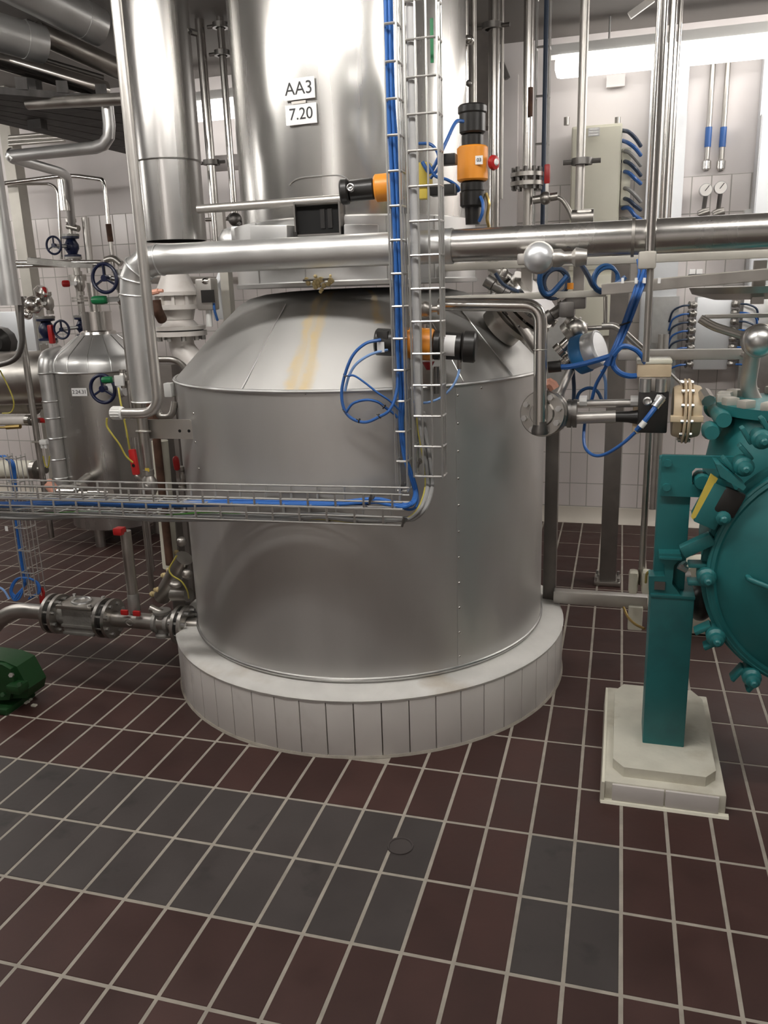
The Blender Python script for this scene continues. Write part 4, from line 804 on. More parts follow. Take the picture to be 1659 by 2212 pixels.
# drain fittings close to the tank foot
one('drain_cluster', 'rusty stained drain pipe fittings hugging the tank side above the flange', 'fittings', ball(ball(cyl(cyl(ball(B(), P(392, 1170, .72), .02, 12), P(350, 1290, .8), P(398, 1205, .74), .035, 14), P(375, 1285, .74), P(408, 1285, .72), .028, 14), P(404, 1240, .72), .022, 12), P(380, 1262, .7), .026, 12, .6), 'dull_steel')
b = B(); rr = random.Random(5)
for k in range(40): tt = k / 40; ball(b, P(335 + 55 * tt + rr.gauss(0, 5), 1290 - 95 * tt + rr.gauss(0, 6), .8 + rr.uniform(-.03, .03)), rr.uniform(.006, .013), 6)
one('scale_crust', 'brownish yellow crust grown on the drain fittings left of the tank', 'crust', b, 'residue')
hose('earth_wire', 'yellow earth wire hanging in front of the drain fittings', [(382, 1200, .64), (366, 1228, .63), (372, 1243, .62), (392, 1256, .62), (404, 1275, .63), (408, 1292, .66)], .003, 'yellow_cable', 'cable')
# green pump at the left edge
p = G(16, 1500, .06)
t = thing('green_pump', 'dark green pump casing with bolts cut by the left picture edge', 'pump', V((p.x - .05, p.y, 0)))
yy = p.y
obj('casing', prism(B(), [P(x, y, yy) for x, y in ((-60, 1418), (8, 1428), (36, 1440), (62, 1488), (58, 1508), (-60, 1512))], (0, .10, 0)), 'motor_green', t)
obj('flange', prism(B(), [P(x, y, yy - .02) for x, y in ((-60, 1430), (4, 1436), (22, 1446), (30, 1470), (20, 1512), (-60, 1516))], (0, .025, 0)), 'motor_green', t)
obj('lug', rbox(B(), P(38, 1484, yy - .02), (.06, .06, .035), .01), 'motor_green', t)
obj('base', rbox(B(), V((p.x - .08, yy + .03, .012)), (.22, .16, .024), .005), 'motor_green', t)
for x, y in ((26, 1458), (8, 1500), (44, 1478)): q = P(x, y, yy - .045); obj('bolt', cyl(B(), q, q + V((.003, -.010, .004)), .009, 6), 'cast_grey' if x == 26 else 'motor_green', t)
b = B()
for k in range(16): q = G(rr.uniform(20, 75), rr.uniform(1490, 1525), .003); box(b, q, (rr.uniform(.008, .03), rr.uniform(.006, .02), .006))
o = one('floor_debris', 'light flakes of debris on the floor beside the green pump', 'debris', b, 'concrete_cream'); o['kind'] = 'stuff'
# ================================================================== right side, near the tank
YE = .56
p0, p1, p2 = P(948, 657, YE), P(1168, 659, YE), P(1168, 925, YE); p1 = V((p1.x, YE, p1.z)); p2 = V((p1.x + .004, YE, p2.z)); re = S(14.5, p1)
t = thing('elbow_pipe', 'bright steel pipe running level from the trays then bending down to a round flange', 'pipe', p2)
obj('tube', tube(B(), fil([p0, p1, p2], .055, 8), re, 20), 'polished', t)
obj('weld_ring', torus(B(), V((p1.x, YE, P(1168, 755, YE).z)), re, .0018, Z3, 20, 6), 'dull_steel', t)
obj('foot_cone', lathe(B(), [(re * 1.25, -.03), (re * 1.3, -.02), (re, .0), (re, .01)], p2 + Z3 * .012, Z3, 20), 'dark_steel', t)
fc = P(1175, 893, YE + .04); rf = S(50, fc); ax = V((-.22, -1, .12)).normalized()
t = thing('flange_joint', 'round bolted steel flange pair at the right edge of the tank facing the viewer', 'flange', fc - Z3 * rf)
for k, (off, r_) in enumerate(((0, 1), (-.045, .95))):
    c = fc + ax * off; obj('flange', lathe(B(), [(0, 0), (rf * r_, 0), (rf * r_, .016), (rf * r_ - .003, .02), (rf * .55, .02), (rf * .5, .028), (0, .028)], c, ax, 40), 'dull_steel', t)
bolts('bolt', 8, fc + ax * .016, rf * .78, ax, .0095, .02, 'zinc', t, .3); bolts('bolt', 8, fc - ax * .06, rf * .74, ax, .006, .09, 'zinc', t, .3)
obj('hub', cyl(B(), fc - ax * .10, fc + ax * .02, rf * .5, 24), 'dark_steel', t)
obj('pink_seal', tube(B(), [fc + V((rf * .35 * math.cos(a_) + .012, .03, rf * 1.1 * math.sin(a_) + .01)) for a_ in (.9, 1.2, 1.5, 1.9)], .018, 8), 'copper_pink', t)
cpipe('stub_pipe', 'short thin steel rod sloping up behind the bolted flange', PS((1207, 855, .68), (1232, 800, .72)), .014, 'rail_steel')
# control valve with diaphragm housing
YC = .66
t = thing('control_valve', 'control valve with beige diaphragm housing and black positioner right of the flange', 'valve', P(1440, 940, YC))
obj('clamp_neck', cyl(B(), P(1212, 893, YC), P(1246, 893, YC), S(28, P(1230, 893, YC)), 18), 'dark_steel', t)
for x in (1226, 1238): obj('clamp_ring', lathe(B(), [(0, 0), (S(31, P(x, 893, YC)), 0), (S(31, P(x, 893, YC)), .012), (0, .012)], P(x, 893, YC), X3, 20), 'dark_steel', t)
for y, r_, ee in ((873, 9, 1388), (903, 13, 1330)):
    obj('yoke_rod', cyl(B(), P(1242, y, YC), P(ee, y - 3, YC), S(r_, P(1300, y, YC)), 14), 'rail_steel', t)
for x in (1252, 1362): obj('rod_nut', cyl(B(), P(x, 866, YC - .01), P(x + 16, 866, YC - .01), .017, 8), 'white_plastic', t)
obj('spindle', lathe(B(), [(0, 0), (.016, 0), (.018, .05), (.03, .11), (.03, .14), (0, .14)], P(1322, 900, YC), X3, 18), 'black_plastic', t)
def bx(nm, x0, y0, x1, y1, d, m, par, Y=YC, rad=.005):
    a, b = P(x0, y1, Y), P(x1, y0, Y); return obj(nm, rbox(B(), ((a.x + b.x) / 2, Y + .0, (a.z + b.z) / 2), (b.x - a.x, d, b.z - a.z), rad), m, par)
pos = bx('positioner', 1376, 842, 1444, 930, .09, 'black_plastic', t, YC - .02)
for x, y in ((1398, 866), (1424, 862)): q = P(x, y, YC - .065); obj('gauge', lathe(B(), [(0, 0), (.012, 0), (.013, .008), (.009, .01), (0, .007)], q, (0, -1, 0), 20), 'zinc', pos)
bx('bracket', 1365, 868, 1384, 935, .05, 'beige', t, YC + .02)
mf = bx('manifold', 1378, 812, 1448, 846, .075, 'dull_steel', t, YC - .01)
for x in (1394, 1428): q = P(x, 832, YC - .055); obj('manifold_tube', cyl(B(), q - Z3 * .02, q + Z3 * .02, .017, 14), 'zinc', mf)
cp_ = bx('terminal_box', 1374, 781, 1450, 812, .10, 'beige', t, YC, .008); a = P(1412, 790, YC); obj('lid', rbox(B(), (a.x, YC, P(1412, 781, YC).z + .004), (.102, .104, .014), .005), 'cream', cp_)
obj('pointer', cyl(B(), P(1448, 806, YC), P(1470, 828, YC), .004, 8), 'zinc', t)
dc = P(1480, 888, YC); px1 = 1.0 / (F / dep(dc)); 
def dx(x): return P(x, 888, YC).x - dc.x
def ring(nm, x0, x1, r0, r1, m): return obj(nm, lathe(B(), [(0, dx(x0)), (r0 * px1 - .004, dx(x0)), (r0 * px1, dx(x0) + .004), (r1 * px1, dx(x1) - .004), (r1 * px1 - .004, dx(x1)), (0, dx(x1))], dc, X3, 36), m, t)
ring('housing', 1452, 1472, 54, 58, 'beige'); ring('diaphragm_flange', 1473, 1479, 70, 70, 'beige'); ring('diaphragm_flange', 1481, 1488, 70, 70, 'beige'); ring('housing', 1490, 1512, 58, 54, 'beige')
obj('housing_rib', rbox(B(), dc + V((0, -.072, -.012)), (dx(1516) - dx(1446), .03, .018), .003), 'beige', t)
bolts('bolt', 12, dc + X3 * (dx(1471) - .006), 64 * px1, X3, .006, .036, 'zinc', t, .2)
hose('blue_hose', 'dark blue air hose with a white ferrule plugged into the black positioner', [(1424, 868, .60), (1412, 885, .57), (1394, 908, .56), (1375, 930, .57)], .0078, 'blue_hose')
one('ferrule', 'white ferrule on the dark blue hose under the black positioner', 'ferrule', cyl(B(), P(1393, 911, .555), P(1384, 922, .555), .0095, 12), 'white_plastic')
one('hose_fitting', 'steel elbow fitting where the dark blue hose enters the positioner', 'fitting', cyl(cyl(B(), P(1430, 860, .59), P(1414, 880, .578), .013, 10), P(1428, 858, .60), P(1421, 872, .585), .016, 6), 'zinc')
hose('blue_hose', 'thin blue air hose sagging below the control valve yoke', [(1372, 934, .57), (1345, 958, .58), (1310, 980, .6), (1285, 984, .62), (1266, 970, .64), (1261, 945, .66), (1264, 905, .70)], .0052, 'blue_hose')
hose('blue_hose', 'blue air hose arching above the yoke rods', [(1243, 872, .72), (1252, 848, .72), (1272, 838, .71), (1290, 845, .70), (1302, 868, .69)], .0055, 'blue_dark')
hose('blue_hose', 'dark blue hose hanging upright left of the square grey post', [(1239, 870, .75), (1240, 840, .75), (1238, 805, .75), (1236, 790, .74)], .0065, 'dark_cable')
hose('blue_hose', 'blue hose dropping behind the yoke from the cable bundle', [(1320, 768, .60), (1305, 800, .62), (1288, 830, .65), (1277, 868, .68)], .0055, 'blue_cable')
hose('blue_hose', 'grey blue hose hanging beside it behind the yoke', [(1300, 800, .66), (1308, 825, .68), (1308, 868, .7)], .005, 'sky_hose')
hose('blue_hose', 'blue cable arching from the bundle to the top of the control valve', [(1324, 768, .58), (1345, 748, .58), (1372, 755, .59), (1388, 772, .60), (1392, 786, .62)], .0075, 'blue_cable')
hose('blue_hose', 'blue cable curving down and into the left of the terminal box', [(1322, 772, .6), (1326, 792, .6), (1340, 806, .6), (1358, 812, .61), (1374, 812, .62)], .0085, 'blue_cable')
# bundle from the overhead rail
for i, (dx_, dy_, r_) in enumerate(((0, 0, .006), (.010, .005, .0052), (-.008, .008, .005), (.004, .012, .0055), (.014, -.004, .004))):
    q = [P(x, y, Y) + V((dx_ * s_, dy_, 0)) for x, y, Y, s_ in ((1398 - 6 * i, 560, .72, 1.4), (1390, 588, .70, 1.5), (1379, 620, .67, 1), (1362, 670, .63, .9), (1345, 715, .61, .8), (1326, 760, .59, .7), (1312, 790, .59, 1))]
    one('blue_cable', ('middle', 'fourth', 'leftmost', 'rear', 'rightmost')[i] + ' blue cable of the slanting bundle below the white clamp block', 'cable', tube(B(), spl(q, 5), r_, 8), 'blue_hose', 'blue cables in the slanting bundle')
one('cable_tie', 'small dark tie around the slanting blue bundle', 'cable tie', torus(B(), P(1352, 698, .625), .018, .003, (-.3, 0, 1), 16, 6), 'black_plastic')
hose('blue_hose', 'blue cable running level from the bundle to a black cap by the flange', [(1322, 768, .6), (1300, 775, .6), (1265, 785, .61), (1230, 792, .62), (1202, 793, .63)], .0085, 'blue_cable')
one('cable_gland', 'black round cap at the left end of the level blue cable', 'cap', lathe(B(), [(0, -.02), (.018, -.02), (.018, .02), (0, .02)], P(1198, 792, .635), (1, 0, .1), 16), 'black_plastic')
# level transmitter and inclined nozzle group on the cone
NX = V((.72, -.18, .66)).normalized()
def Q(x, y, Y): return P(x, y, Y)
t = thing('inclined_nozzle', 'inclined flanged nozzle with steel fittings on the right side of the tank cone', 'nozzle', Q(1110, 700, .86))
c0 = Q(1100, 690, .88)
obj('neck', cyl(B(), c0 - NX * .05, c0 + NX * .07, .075, 28), 'dull_steel', t)
for o_, r_ in ((.0, .105), (.045, .115), (.07, .115), (.11, .10)): obj('flange', lathe(B(), [(0, 0), (r_, 0), (r_, .016), (0, .016)], c0 + NX * o_, NX, 36), 'dull_steel' if o_ < .1 else 'polished', t)
bolts('bolt', 10, c0 + NX * .035, .10, NX, .008, .065, 'dark_steel', t)
for k, (x0, y0, x1, y1, r_, m, nm, lab) in enumerate([
    (1205, 762, 1262, 708, 17, 'polished', 'steel_barrel', 'bright steel barrel sloping up right of the elbow pipe'),
    (1212, 790, 1240, 768, 13, 'polished', 'steel_barrel', 'short ringed steel barrel sloping below the bright barrel'),
    (1180, 690, 1250, 640, 15, 'dark_steel', 'slanted_valve', 'dark slanted valve stem behind the bend of the elbow pipe'),
    (1222, 690, 1262, 716, 20, 'dull_steel', 'slanted_valve', 'grey slanted valve body below the level channel'),
    (1050, 605, 1135, 660, 14, 'dark_steel', 'strut', 'dark slanted strut going up left of the dome cap'),
    (1075, 620, 1092, 580, 10, 'dull_steel', 'strut', 'short steel arm crossing the dark slanted strut')]):
    a, b = Q(x0, y0, .78), Q(x1, y1, .78); r = S(r_, a); d = b - a; L_ = d.length
    one(nm, lab, 'fitting', lathe(B(), [(0, 0), (r, 0), (r, L_ * .18), (r * .8, L_ * .2), (r * .8, L_ * .45), (r * 1.05, L_ * .47), (r * 1.05, L_ * .58), (r * .85, L_ * .6), (r * .85, L_ * .92), (r * .6, L_), (0, L_)], a, d, 20), m)
one('valve_bonnet', 'round steel valve bonnet at the top of the slanted fittings', 'fitting', lathe(ball(B(), Q(1246, 712, .76), .034, 16), [(0, -.02), (.045, -.02), (.045, 0), (0, 0)], Q(1240, 716, .76), NX, 20), 'dull_steel')
one('small_gearbox', 'small dark clamp box hanging under the level channel', 'box', rbox(rbox(B(), Q(1245, 650, .76), (.06, .06, .05), .006), Q(1225, 668, .75), (.05, .05, .05), .01), 'dark_steel')
t = thing('level_transmitter', 'round blue transmitter with a grey cap tilted towards the right', 'transmitter', Q(1270, 790, .72))
a = Q(1248, 768, .72); d = V((.80, -.30, .30)).normalized()
obj('housing', lathe(B(), [(0, -.01), (.05, -.01), (.062, .0), (.062, .03), (.058, .036), (0, .036)], a, d, 30), 'blue_cap', t)
obj('cap', lathe(B(), [(0, .034), (.056, .034), (.058, .04), (.056, .072), (.05, .08), (0, .08)], a, d, 30), 'galva_white', t); obj('cap_rim', torus(B(), a + d * .076, .053, .005, d, 28, 6), 'label_white', t)
one('red_lever', 'small red lever blade beside the blue transmitter', 'lever', prism(B(), [Q(1238, 758, .70), Q(1244, 757, .70), Q(1256, 785, .70), Q(1262, 800, .70), Q(1254, 795, .70)], (0, .008, 0)), 'red_plastic')
cpipe('jacket_pipe', 'grey pipe lying along the right edge of the tank cone', PS((1085, 655, .80), (1130, 705, .80), (1165, 760, .78)), .02, 'dull_steel')
for i, (x0, y0, x1, y1, r_, m_, lab) in enumerate([(1128, 648, 1200, 700, .016, 'dull_steel', 'grey pipe sloping behind the bend of the elbow pipe'), (1140, 680, 1178, 722, .022, 'dark_steel', 'dark pipe sloping behind the upright of the elbow pipe'), (1060, 575, 1150, 632, .018, 'dull_steel', 'grey strut sloping under the thick clad pipe right of the trays')]):
    cpipe('sloping_pipe', lab, PS((x0, y0, .95), (x1, y1, .95)), r_, m_)
# dome caps
def dome_cap(label, x, y, Y, rpx, ax, m):
    p = P(x, y, Y); r = S(rpx, p); t = thing('steel_dome', label, 'dome', p - Z3 * r); ax = V(ax).normalized()
    obj('shell', lathe(B(), [(r, -.03)] + [(r * math.cos(a_), r * .85 * math.sin(a_)) for a_ in [PI / 2 * k / 9 for k in range(10)]], p, ax, 40), m, t, 60)
    obj('rim', torus(B(), p - ax * .004, r, .005, ax, 40, 8), 'rail_steel', t); obj('back', lathe(B(), [(0, -.06), (r * .5, -.055), (r, -.03)], p, ax, 32), 'dull_steel', t); return t
dome_cap('shiny silver dome on the rail under the thick clad pipe', 1163, 556, .355, 31, (-.15, -1, .05), 'galva_white')
one('dome_bracket', 'steel bracket fittings just right of the shiny silver dome', 'bracket', lathe(cyl(B(), P(1190, 560, .37), P(1240, 560, .37), .010, 10), [(0, 0), (.024, 0), (.024, .02), (.016, .03), (.016, .05), (.026, .06), (.02, .09), (0, .09)], P(1195, 558, .37), (1, 0, 0), 12), 'rail_steel')
one('dome_bracket', 'steel lug left of the shiny silver dome', 'bracket', rbox(B(), P(1130, 560, .375), (.03, .03, .03), .006), 'rail_steel')
dome_cap('dull grey dome cut by the right picture edge', 1641, 736, .62, 33, (.25, -1, .05), 'zinc')
a = P(1515, 690, .66); cpipe('bent_tube', 'grey arm sloping down to the dull grey dome at right', PS((1512, 688, .66), (1540, 705, .66), (1625, 732, .66)), .013, 'rail_steel')
cpipe('drop_tube', 'steel pipe dropping below the dull grey dome to the teal vessel', PS((1626, 760, .68), (1614, 838, .70), (1640, 885, .70)), .024, 'rail_steel', rad=.03)
# level rails and channels
def hbar(nm, lab, x0, y0, x1, y1, Y, hpx, d, m, cat='rail', ext=0):
    a, b = P(x0, y0, Y), P(x1, y1, Y)
    if ext: b = b + (b - a).normalized() * ext
    mid = (a + b) / 2; u = (b - a).normalized(); return one(nm, lab, cat, rbox(B(), mid, ((b - a).length, d, S(hpx, mid)), .004, u, u.cross(Z3).normalized() * -1), m)
hbar('square_rail', 'square steel rail just below the thick clad pipe', 957, 578, 1659, 548, .80, 17, .04, 'rail_cream', ext=.5)
hbar('square_rail', 'level steel rail passing behind the bend of the elbow pipe', 950, 647, 1310, 633, .74, 14, .035, 'rail_cream')
t = thing('cable_channel', 'steel cable channel crossing at right with cables hanging from it', 'cable channel', P(1500, 620, .74))
a, b = P(1300, 636, .74), P(1659, 604, .74); b = b + (b - a).normalized() * .5; u = (b - a).normalized(); w = u.cross(Z3).normalized(); mid = (a + b) / 2; Lc = (b - a).length
obj('web', box(B(), mid, (Lc, .12, .004), u, w * -1), 'rail_cream', t)
for s, h in ((-1, .03), (1, .03)): obj('side_wall', box(B(), mid + w * (.06 * s) + Z3 * h / 2, (Lc, .004, h), u, w * -1), 'dull_steel', t)
for s in (-1, 1): obj('lip', box(B(), mid + w * (.052 * s) + Z3 * .031, (Lc, .016, .004), u, w * -1), 'rail_cream', t)
for x in (1345, 1374, 1392, 1400, 1424): p = P(x, 606, .66); obj('cable_clip', box(B(), p, (.008, .012, .016)), 'label_white', t)
t = thing('junction_blocks', 'pair of small white blocks standing on the cable channel', 'block', P(1502, 604, .72))
for x in (1495, 1510): p = P(x, 588, .72); obj('block', rbox(B(), p, (.017, .03, .018), .002), 'label_white', t)
obj('base', rbox(B(), P(1504, 598, .72), (.045, .035, .016), .002), 'black_plastic', t)
for i, x in enumerate((1138, 1250, 1639)):
    p = P(x, 610, .84); 
    one('rail_strut', 'short upright strut between the rails %s' % ('left of the silver dome', 'right of the silver dome', 'at the right edge')[i], 'strut', box(B(), p, (.035, .03, .13)), 'dull_steel')
hbar('round_rail', 'round looking steel rail behind the top of the control valve', 1335, 767, 1618, 764, .90, 22, .04, 'rail_steel')
one('rail_rod', 'short rod joining the round rail to the pipe under the grey dome', 'rod', cyl(B(), P(1606, 766, .9), P(1618, 770, .69), .010, 8), 'dull_steel')
cpipe('bent_bar', 'bent flat steel bar coming down to the rail behind the control valve', PS((1300, 704, .95), (1328, 703, .95), (1345, 715, .93), (1396, 762, .90)), .011, 'rail_steel', rad=.04)
cpipe('cross_bar', 'thin steel bar in front of the cream cabinet', PS((1255, 710, .95), (1318, 707, .95)), .008, 'dull_steel')
cpipe('thin_bar', 'thin upright bar beside the cream cabinet', PS((1308, 640, .95), (1308, 705, .95)), .007, 'dull_steel')
hbar('steel_bar', 'thin steel bar above the dull grey dome at right', 1522, 684, 1659, 681, 1.1, 9, .03, 'rail_steel', ext=.3)
# hose coils on the rails
def coil(lab, x, y, Y, rpx, k, r, m='blue_dark'):
    p = P(x, y, Y); R_ = S(rpx, p); b = B()
    for i in range(k): torus(b, p + V((rnd.uniform(-.006, .006), -.006 * i, rnd.uniform(-.006, .006))), R_ * rnd.uniform(.9, 1.05), r, (.2 + .1 * i, -1, rnd.uniform(-.2, .1)), 26, 7)
    return one('hose_coil', lab, 'hose', b, m)
coil('coil of blue hose hanging right of the slanting dark struts', 1308, 605, .72, 27, 4, .0055)
coil('coil of dark blue hose below the silver dome', 1200, 610, .74, 30, 4, .006, 'dark_cable')
hose('blue_hose', 'blue hose sweeping from the dome bracket down to the hose coil', [(1238, 560, .37), (1256, 572, .45), (1270, 595, .60), (1282, 618, .7), (1305, 628, .7), (1330, 615, .7), (1352, 598, .70)], .0075, 'blue_dark')
hose('blue_hose', 'blue hose hanging in a U from the silver dome', [(1168, 585, .66), (1166, 610, .67), (1174, 632, .69), (1190, 634, .7), (1212, 612, .7), (1226, 596, .7)], .0085, 'blue_dark')
hose('dark_cable', 'dark cable dangling left of the silver dome', [(1070, 590, .72), (1085, 612, .73), (1105, 624, .74), (1122, 630, .74)], .006, 'dark_cable', 'cable')
one('orange_tag', 'tiny orange tag among the blue hoses under the rail', 'tag', rbox(B(), P(1232, 618, .72), (.02, .006, .02), .002), 'orange')
# posts
YPO = .365; a = P(1403, 560, YPO)
t = thing('round_post', 'shiny round upright post at right with a white clamp block', 'post', V((a.x, YPO, P(1395, 790, YPO).z)))
obj('tube', cyl(B(), V((a.x, YPO, P(1400, 556, YPO).z)), V((a.x, YPO, CEIL)), S(11, a), 18), 'polished', t)
obj('clamp_block', rbox(B(), V((a.x - .006, YPO, P(1400, 562, YPO).z)), (.045, .05, .045), .006), 'rail_cream', t)
obj('tube', cyl(B(), V((a.x + .004, YPO + .01, P(1400, 782, YPO).z)), V((a.x + .004, YPO + .01, P(1400, 556, YPO).z)), S(7.5, a), 16), 'dull_steel', t)
a = G(1312, 1258, 0); 
t = thing('square_post', 'dark square steel post with a base plate standing behind the control valve', 'post', a)
wq = S(17, a); obj('shaft', box(B(), V((a.x, a.y, .85)), (wq * 2, wq * 2, 1.7)), 'post_steel', t); obj('base_plate', rbox(B(), V((a.x, a.y, .012)), (wq * 3.2, wq * 3.2, .024), .004), 'dull_steel', t)
for i in (-1, 1):
    for j in (-1, 1): obj('anchor_bolt', cyl(B(), V((a.x + i * wq * 1.3, a.y + j * wq * 1.3, .02)), V((a.x + i * wq * 1.3, a.y + j * wq * 1.3, .045)), .008, 6), 'zinc', t)
a = P(1190, 1150, 1.27); one('brown_post', 'brownish steel post just right of the big tank', 'post', rbox(B(), V((a.x, 1.27, P(1190, 905, 1.27).z / 2)), (S(27, a), .06, P(1190, 905, 1.27).z), .004), 'post_steel')
hbar('floor_rail', 'square steel rail low above the floor between brown post and teal stand', 1196, 1286, 1398, 1300, 1.22, 28, .045, 'rail_steel')
a = P(1388, 1200, 1.15); one('slim_pipe', 'slim dark upright pipe left of the teal post', 'pipe', cyl(B(), V((a.x, 1.15, P(1386, 1262, 1.15).z)), V((a.x, 1.15, P(1395, 940, 1.15).z + .15)), S(7, a), 12), 'dull_steel')
for i, x in enumerate((1411, 1421)): a = P(x, 1040, 2.9); one('wall_pipe', ('left', 'right')[i] + ' of two thin pipes on the wall beside the teal post', 'pipe', cyl(B(), V((a.x, 2.9, P(x, 1100, 2.9).z)), V((a.x, 2.9, 1.2)), .016, 10), 'rail_steel')
t = thing('pipe_clamp', 'cream two part clamp where the slim pipe meets the floor rail', 'clamp', P(1385, 1275, 1.12))
for s in (-1, 1): p = P(1382 + s * 14, 1256, 1.12); obj('half', rbox(B(), p, (.035, .06, .09), .014), 'cream', t)
one('cream_trunking', 'small cream block with a slot under the floor rail', 'block', rbox(B(), P(1372, 1332, 1.2), (.055, .05, .10), .006), 'cream')
hose('earth_wire', 'dark yellow earth wire looping below the floor rail', [(1347, 1312, 1.0), (1356, 1332, .95), (1372, 1348, .9), (1392, 1358, .86)], .005, 'brass', 'cable')
hose('earth_wire', 'yellow earth wire tied from the clamp to the teal hinge', [(1395, 1258, 1.0), (1400, 1236, .8), (1430, 1238, .6), (1458, 1244, .5), (1476, 1238, .45)], .0045, 'yellow_cable', 'cable')

# ================================================================== teal vessel, its stand and pedestal
t = thing('pedestal', 'low cream two tier concrete pedestal with two white tiles on its front', 'pedestal', (.606, .5, 0))
x0, x1, y0, y1 = .438, .776, .205, .81
obj('tier', rbox(B(), ((x0 + x1) / 2, (y0 + y1) / 2, .033), (x1 - x0, y1 - y0, .066), .006), 'concrete_cream', t)
obj('tier', prism(B(), [(x0 + .024, y0 + .075, .098), (x0 + .055, y0 + .034, .098), (x1 - .055, y0 + .034, .098), (x1 - .024, y0 + .075, .098), (x1 - .024, y1 - .09, .098), (x1 - .055, y1 - .03, .098), (x0 + .055, y1 - .03, .098), (x0 + .024, y1 - .09, .098)], (0, 0, -.04)), 'concrete_cream', t)
for i in (0, 1): obj('tile', rbox(B(), (x0 + .022 + .149 * (i + .5), y0 - .002, .035), (.145, .010, .052), .0015), 'plinth_tile', t)
obj('foot_strip', prism(B(), [(x0 - .008, y0 - .016, 0), (x0 - .008, y0 - .012, .007), (x0 - .008, y0, .009), (x0 - .008, y0, 0)], (x1 - x0 + .016, 0, 0)), 'cream', t)
obj('edge_strip', prism(B(), [(x0 - .010, y0 - .01, 0), (x0 - .006, y0 - .01, .068), (x0 + .002, y0 - .01, .068), (x0 + .002, y0 - .01, 0)], (0, y1 - y0, 0)), 'cream', t)
t = thing('vessel_stand', 'teal square steel stand on the cream pedestal carrying the round vessel', 'stand', (.612, .455, .097))
obj('post_section', rbox(B(), (.6095, .455, .342), (.122, .13, .49), .004), 'teal', t)
obj('end_plate', rbox(B(), (.6095, .455, .588), (.125, .135, .010), .002), 'teal', t)
obj('post_section', rbox(B(), (.600, .475, .79), (.090, .06, .40), .003), 'teal', t)
a = P(1425, 1070, .44); b_ = P(1545, 985, .44)
br = obj('bracket', prism(B(), [(a.x, .432, a.z), (a.x, .432, b_.z), (b_.x + .12, .432, b_.z), (b_.x + .12, .432, P(1500, 1010, .44).z - .0), (P(1500, 1040, .44).x, .432, P(1500, 1010, .44).z), (P(1493, 1040, .44).x, .432, P(1500, 1018, .44).z), (P(1495, 1045, .44).x, .432, P(1495, 1045, .44).z), (P(1510, 1055, .44).x, .432, P(1500, 1048, .44).z), (b_.x + .1, .432, P(1500, 1048, .44).z), (b_.x + .1, .432, a.z)], (0, .016, 0)), 'teal', t)
for x, y in ((1442, 1000), (1440, 1052)): p = P(x, y, .43); obj('bolt', cyl(B(), p + V((0, .006, 0)), p - V((0, .008, 0)), .011, 16), 'teal', br)
p = P(1450, 1215, .40); hb = obj('hinge_bracket', prism(B(), [P(1424, 1196, .40), P(1470, 1197, .40), P(1472, 1206, .40), P(1456, 1222, .40), P(1452, 1262, .40), P(1470, 1285, .40), P(1402, 1285, .40), P(1402, 1245, .40), P(1436, 1245, .40), P(1436, 1220, .40), P(1424, 1212, .40)], (0, .06, 0)), 'teal', t)
obj('flange', box(B(), P(1447, 1197, .43), (.062, .09, .006)), 'teal', hb); obj('recess', box(B(), P(1425, 1265, .398), (.03, .004, .025)), 'dark_steel', hb)
# vessel
vc = P(1818, 1250, .30); VR = (vc - P(1526, 1250, .30)).length; vz_ = vc.z
t = thing('teal_vessel', 'big round teal vessel with a bolted door, cut by the right picture edge', 'vessel', V((vc.x, .6, vz_ - VR)))
obj('shell', lathe(B(), [(0, -.75), (VR * .5, -.72), (VR * .86, -.6), (VR * .96, -.42), (VR * .96, -.05), (VR * 1.04, -.05), (VR * 1.04, -.02), (0, -.02)], V((vc.x, .30, vz_)), (0, -1, 0), 72), 'teal', t)
dr_ = obj('door', lathe(B(), [(VR * 1.0, -.015), (VR * 1.0, .012), (VR * .95, .018), (VR * .93, .012), (VR * .80, .035), (VR * .5, .065), (VR * .2, .08), (0, .082)], V((vc.x, .30, vz_)), (0, -1, 0), 80), 'teal', t)
obj('door_rim', torus(B(), V((vc.x, .292, vz_)), VR * .985, .008, (0, 1, 0), 72, 8), 'teal', dr_)
p0, p1 = P(1618, 1252, .235), P(1700, 1285, .22); b = B(); tube(b, fil([p0 + V((0, .05, 0)), p0, p1, p1 + V((0, .05, 0))], .02, 5), .008, 10); obj('door_handle', b, 'teal', dr_)
def swing_bolt(x, y, sc=1.0):                       # eye nut and swing bolt on the door rim, pointing at the viewer
    p = P(x, y, .285); d = (p - V((vc.x, .285, vz_))).normalized(); q = obj('swing_bolt', lathe(B(), [(0, -.07), (.018, -.07), (.022, -.06), (.026, -.015), (.026, .01), (.019, .018), (.019, .034), (.010, .038), (.010, .052), (.006, .056), (0, .056)], p - d * .012, (0, -1, 0), 14), 'teal', t)
    for s in (-1, 1): obj('lug', rbox(B(), p + d * .01 + V((0, .03, 0)) + d.cross(Y3) * (s * .026), (.05, .045, .012), .004, d, Y3), 'teal', q)
    return q
for x, y in ((1617, 1468), (1537, 1378), (1516, 1245), (1551, 1108), (1600, 1000), (1640, 940)): swing_bolt(x, y)
for a_ in (70, 42, 14, -14, -42, -70): q = pix((vc.x + VR * math.cos(math.radians(a_)), .285, vz_ + VR * math.sin(math.radians(a_)))); swing_bolt(q[0], q[1])
obj('clamp_bolt', lathe(B(), [(0, 0), (.022, 0), (.026, .05), (.02, .08), (0, .08)], P(1532, 925, .52), (0, -1, 0), 12), 'teal', t)
obj('clamp_bolt', lathe(B(), [(0, 0), (.022, 0), (.026, .05), (.02, .08), (0, .08)], P(1512, 1030, .50), (0, -1, 0), 12), 'teal', t)
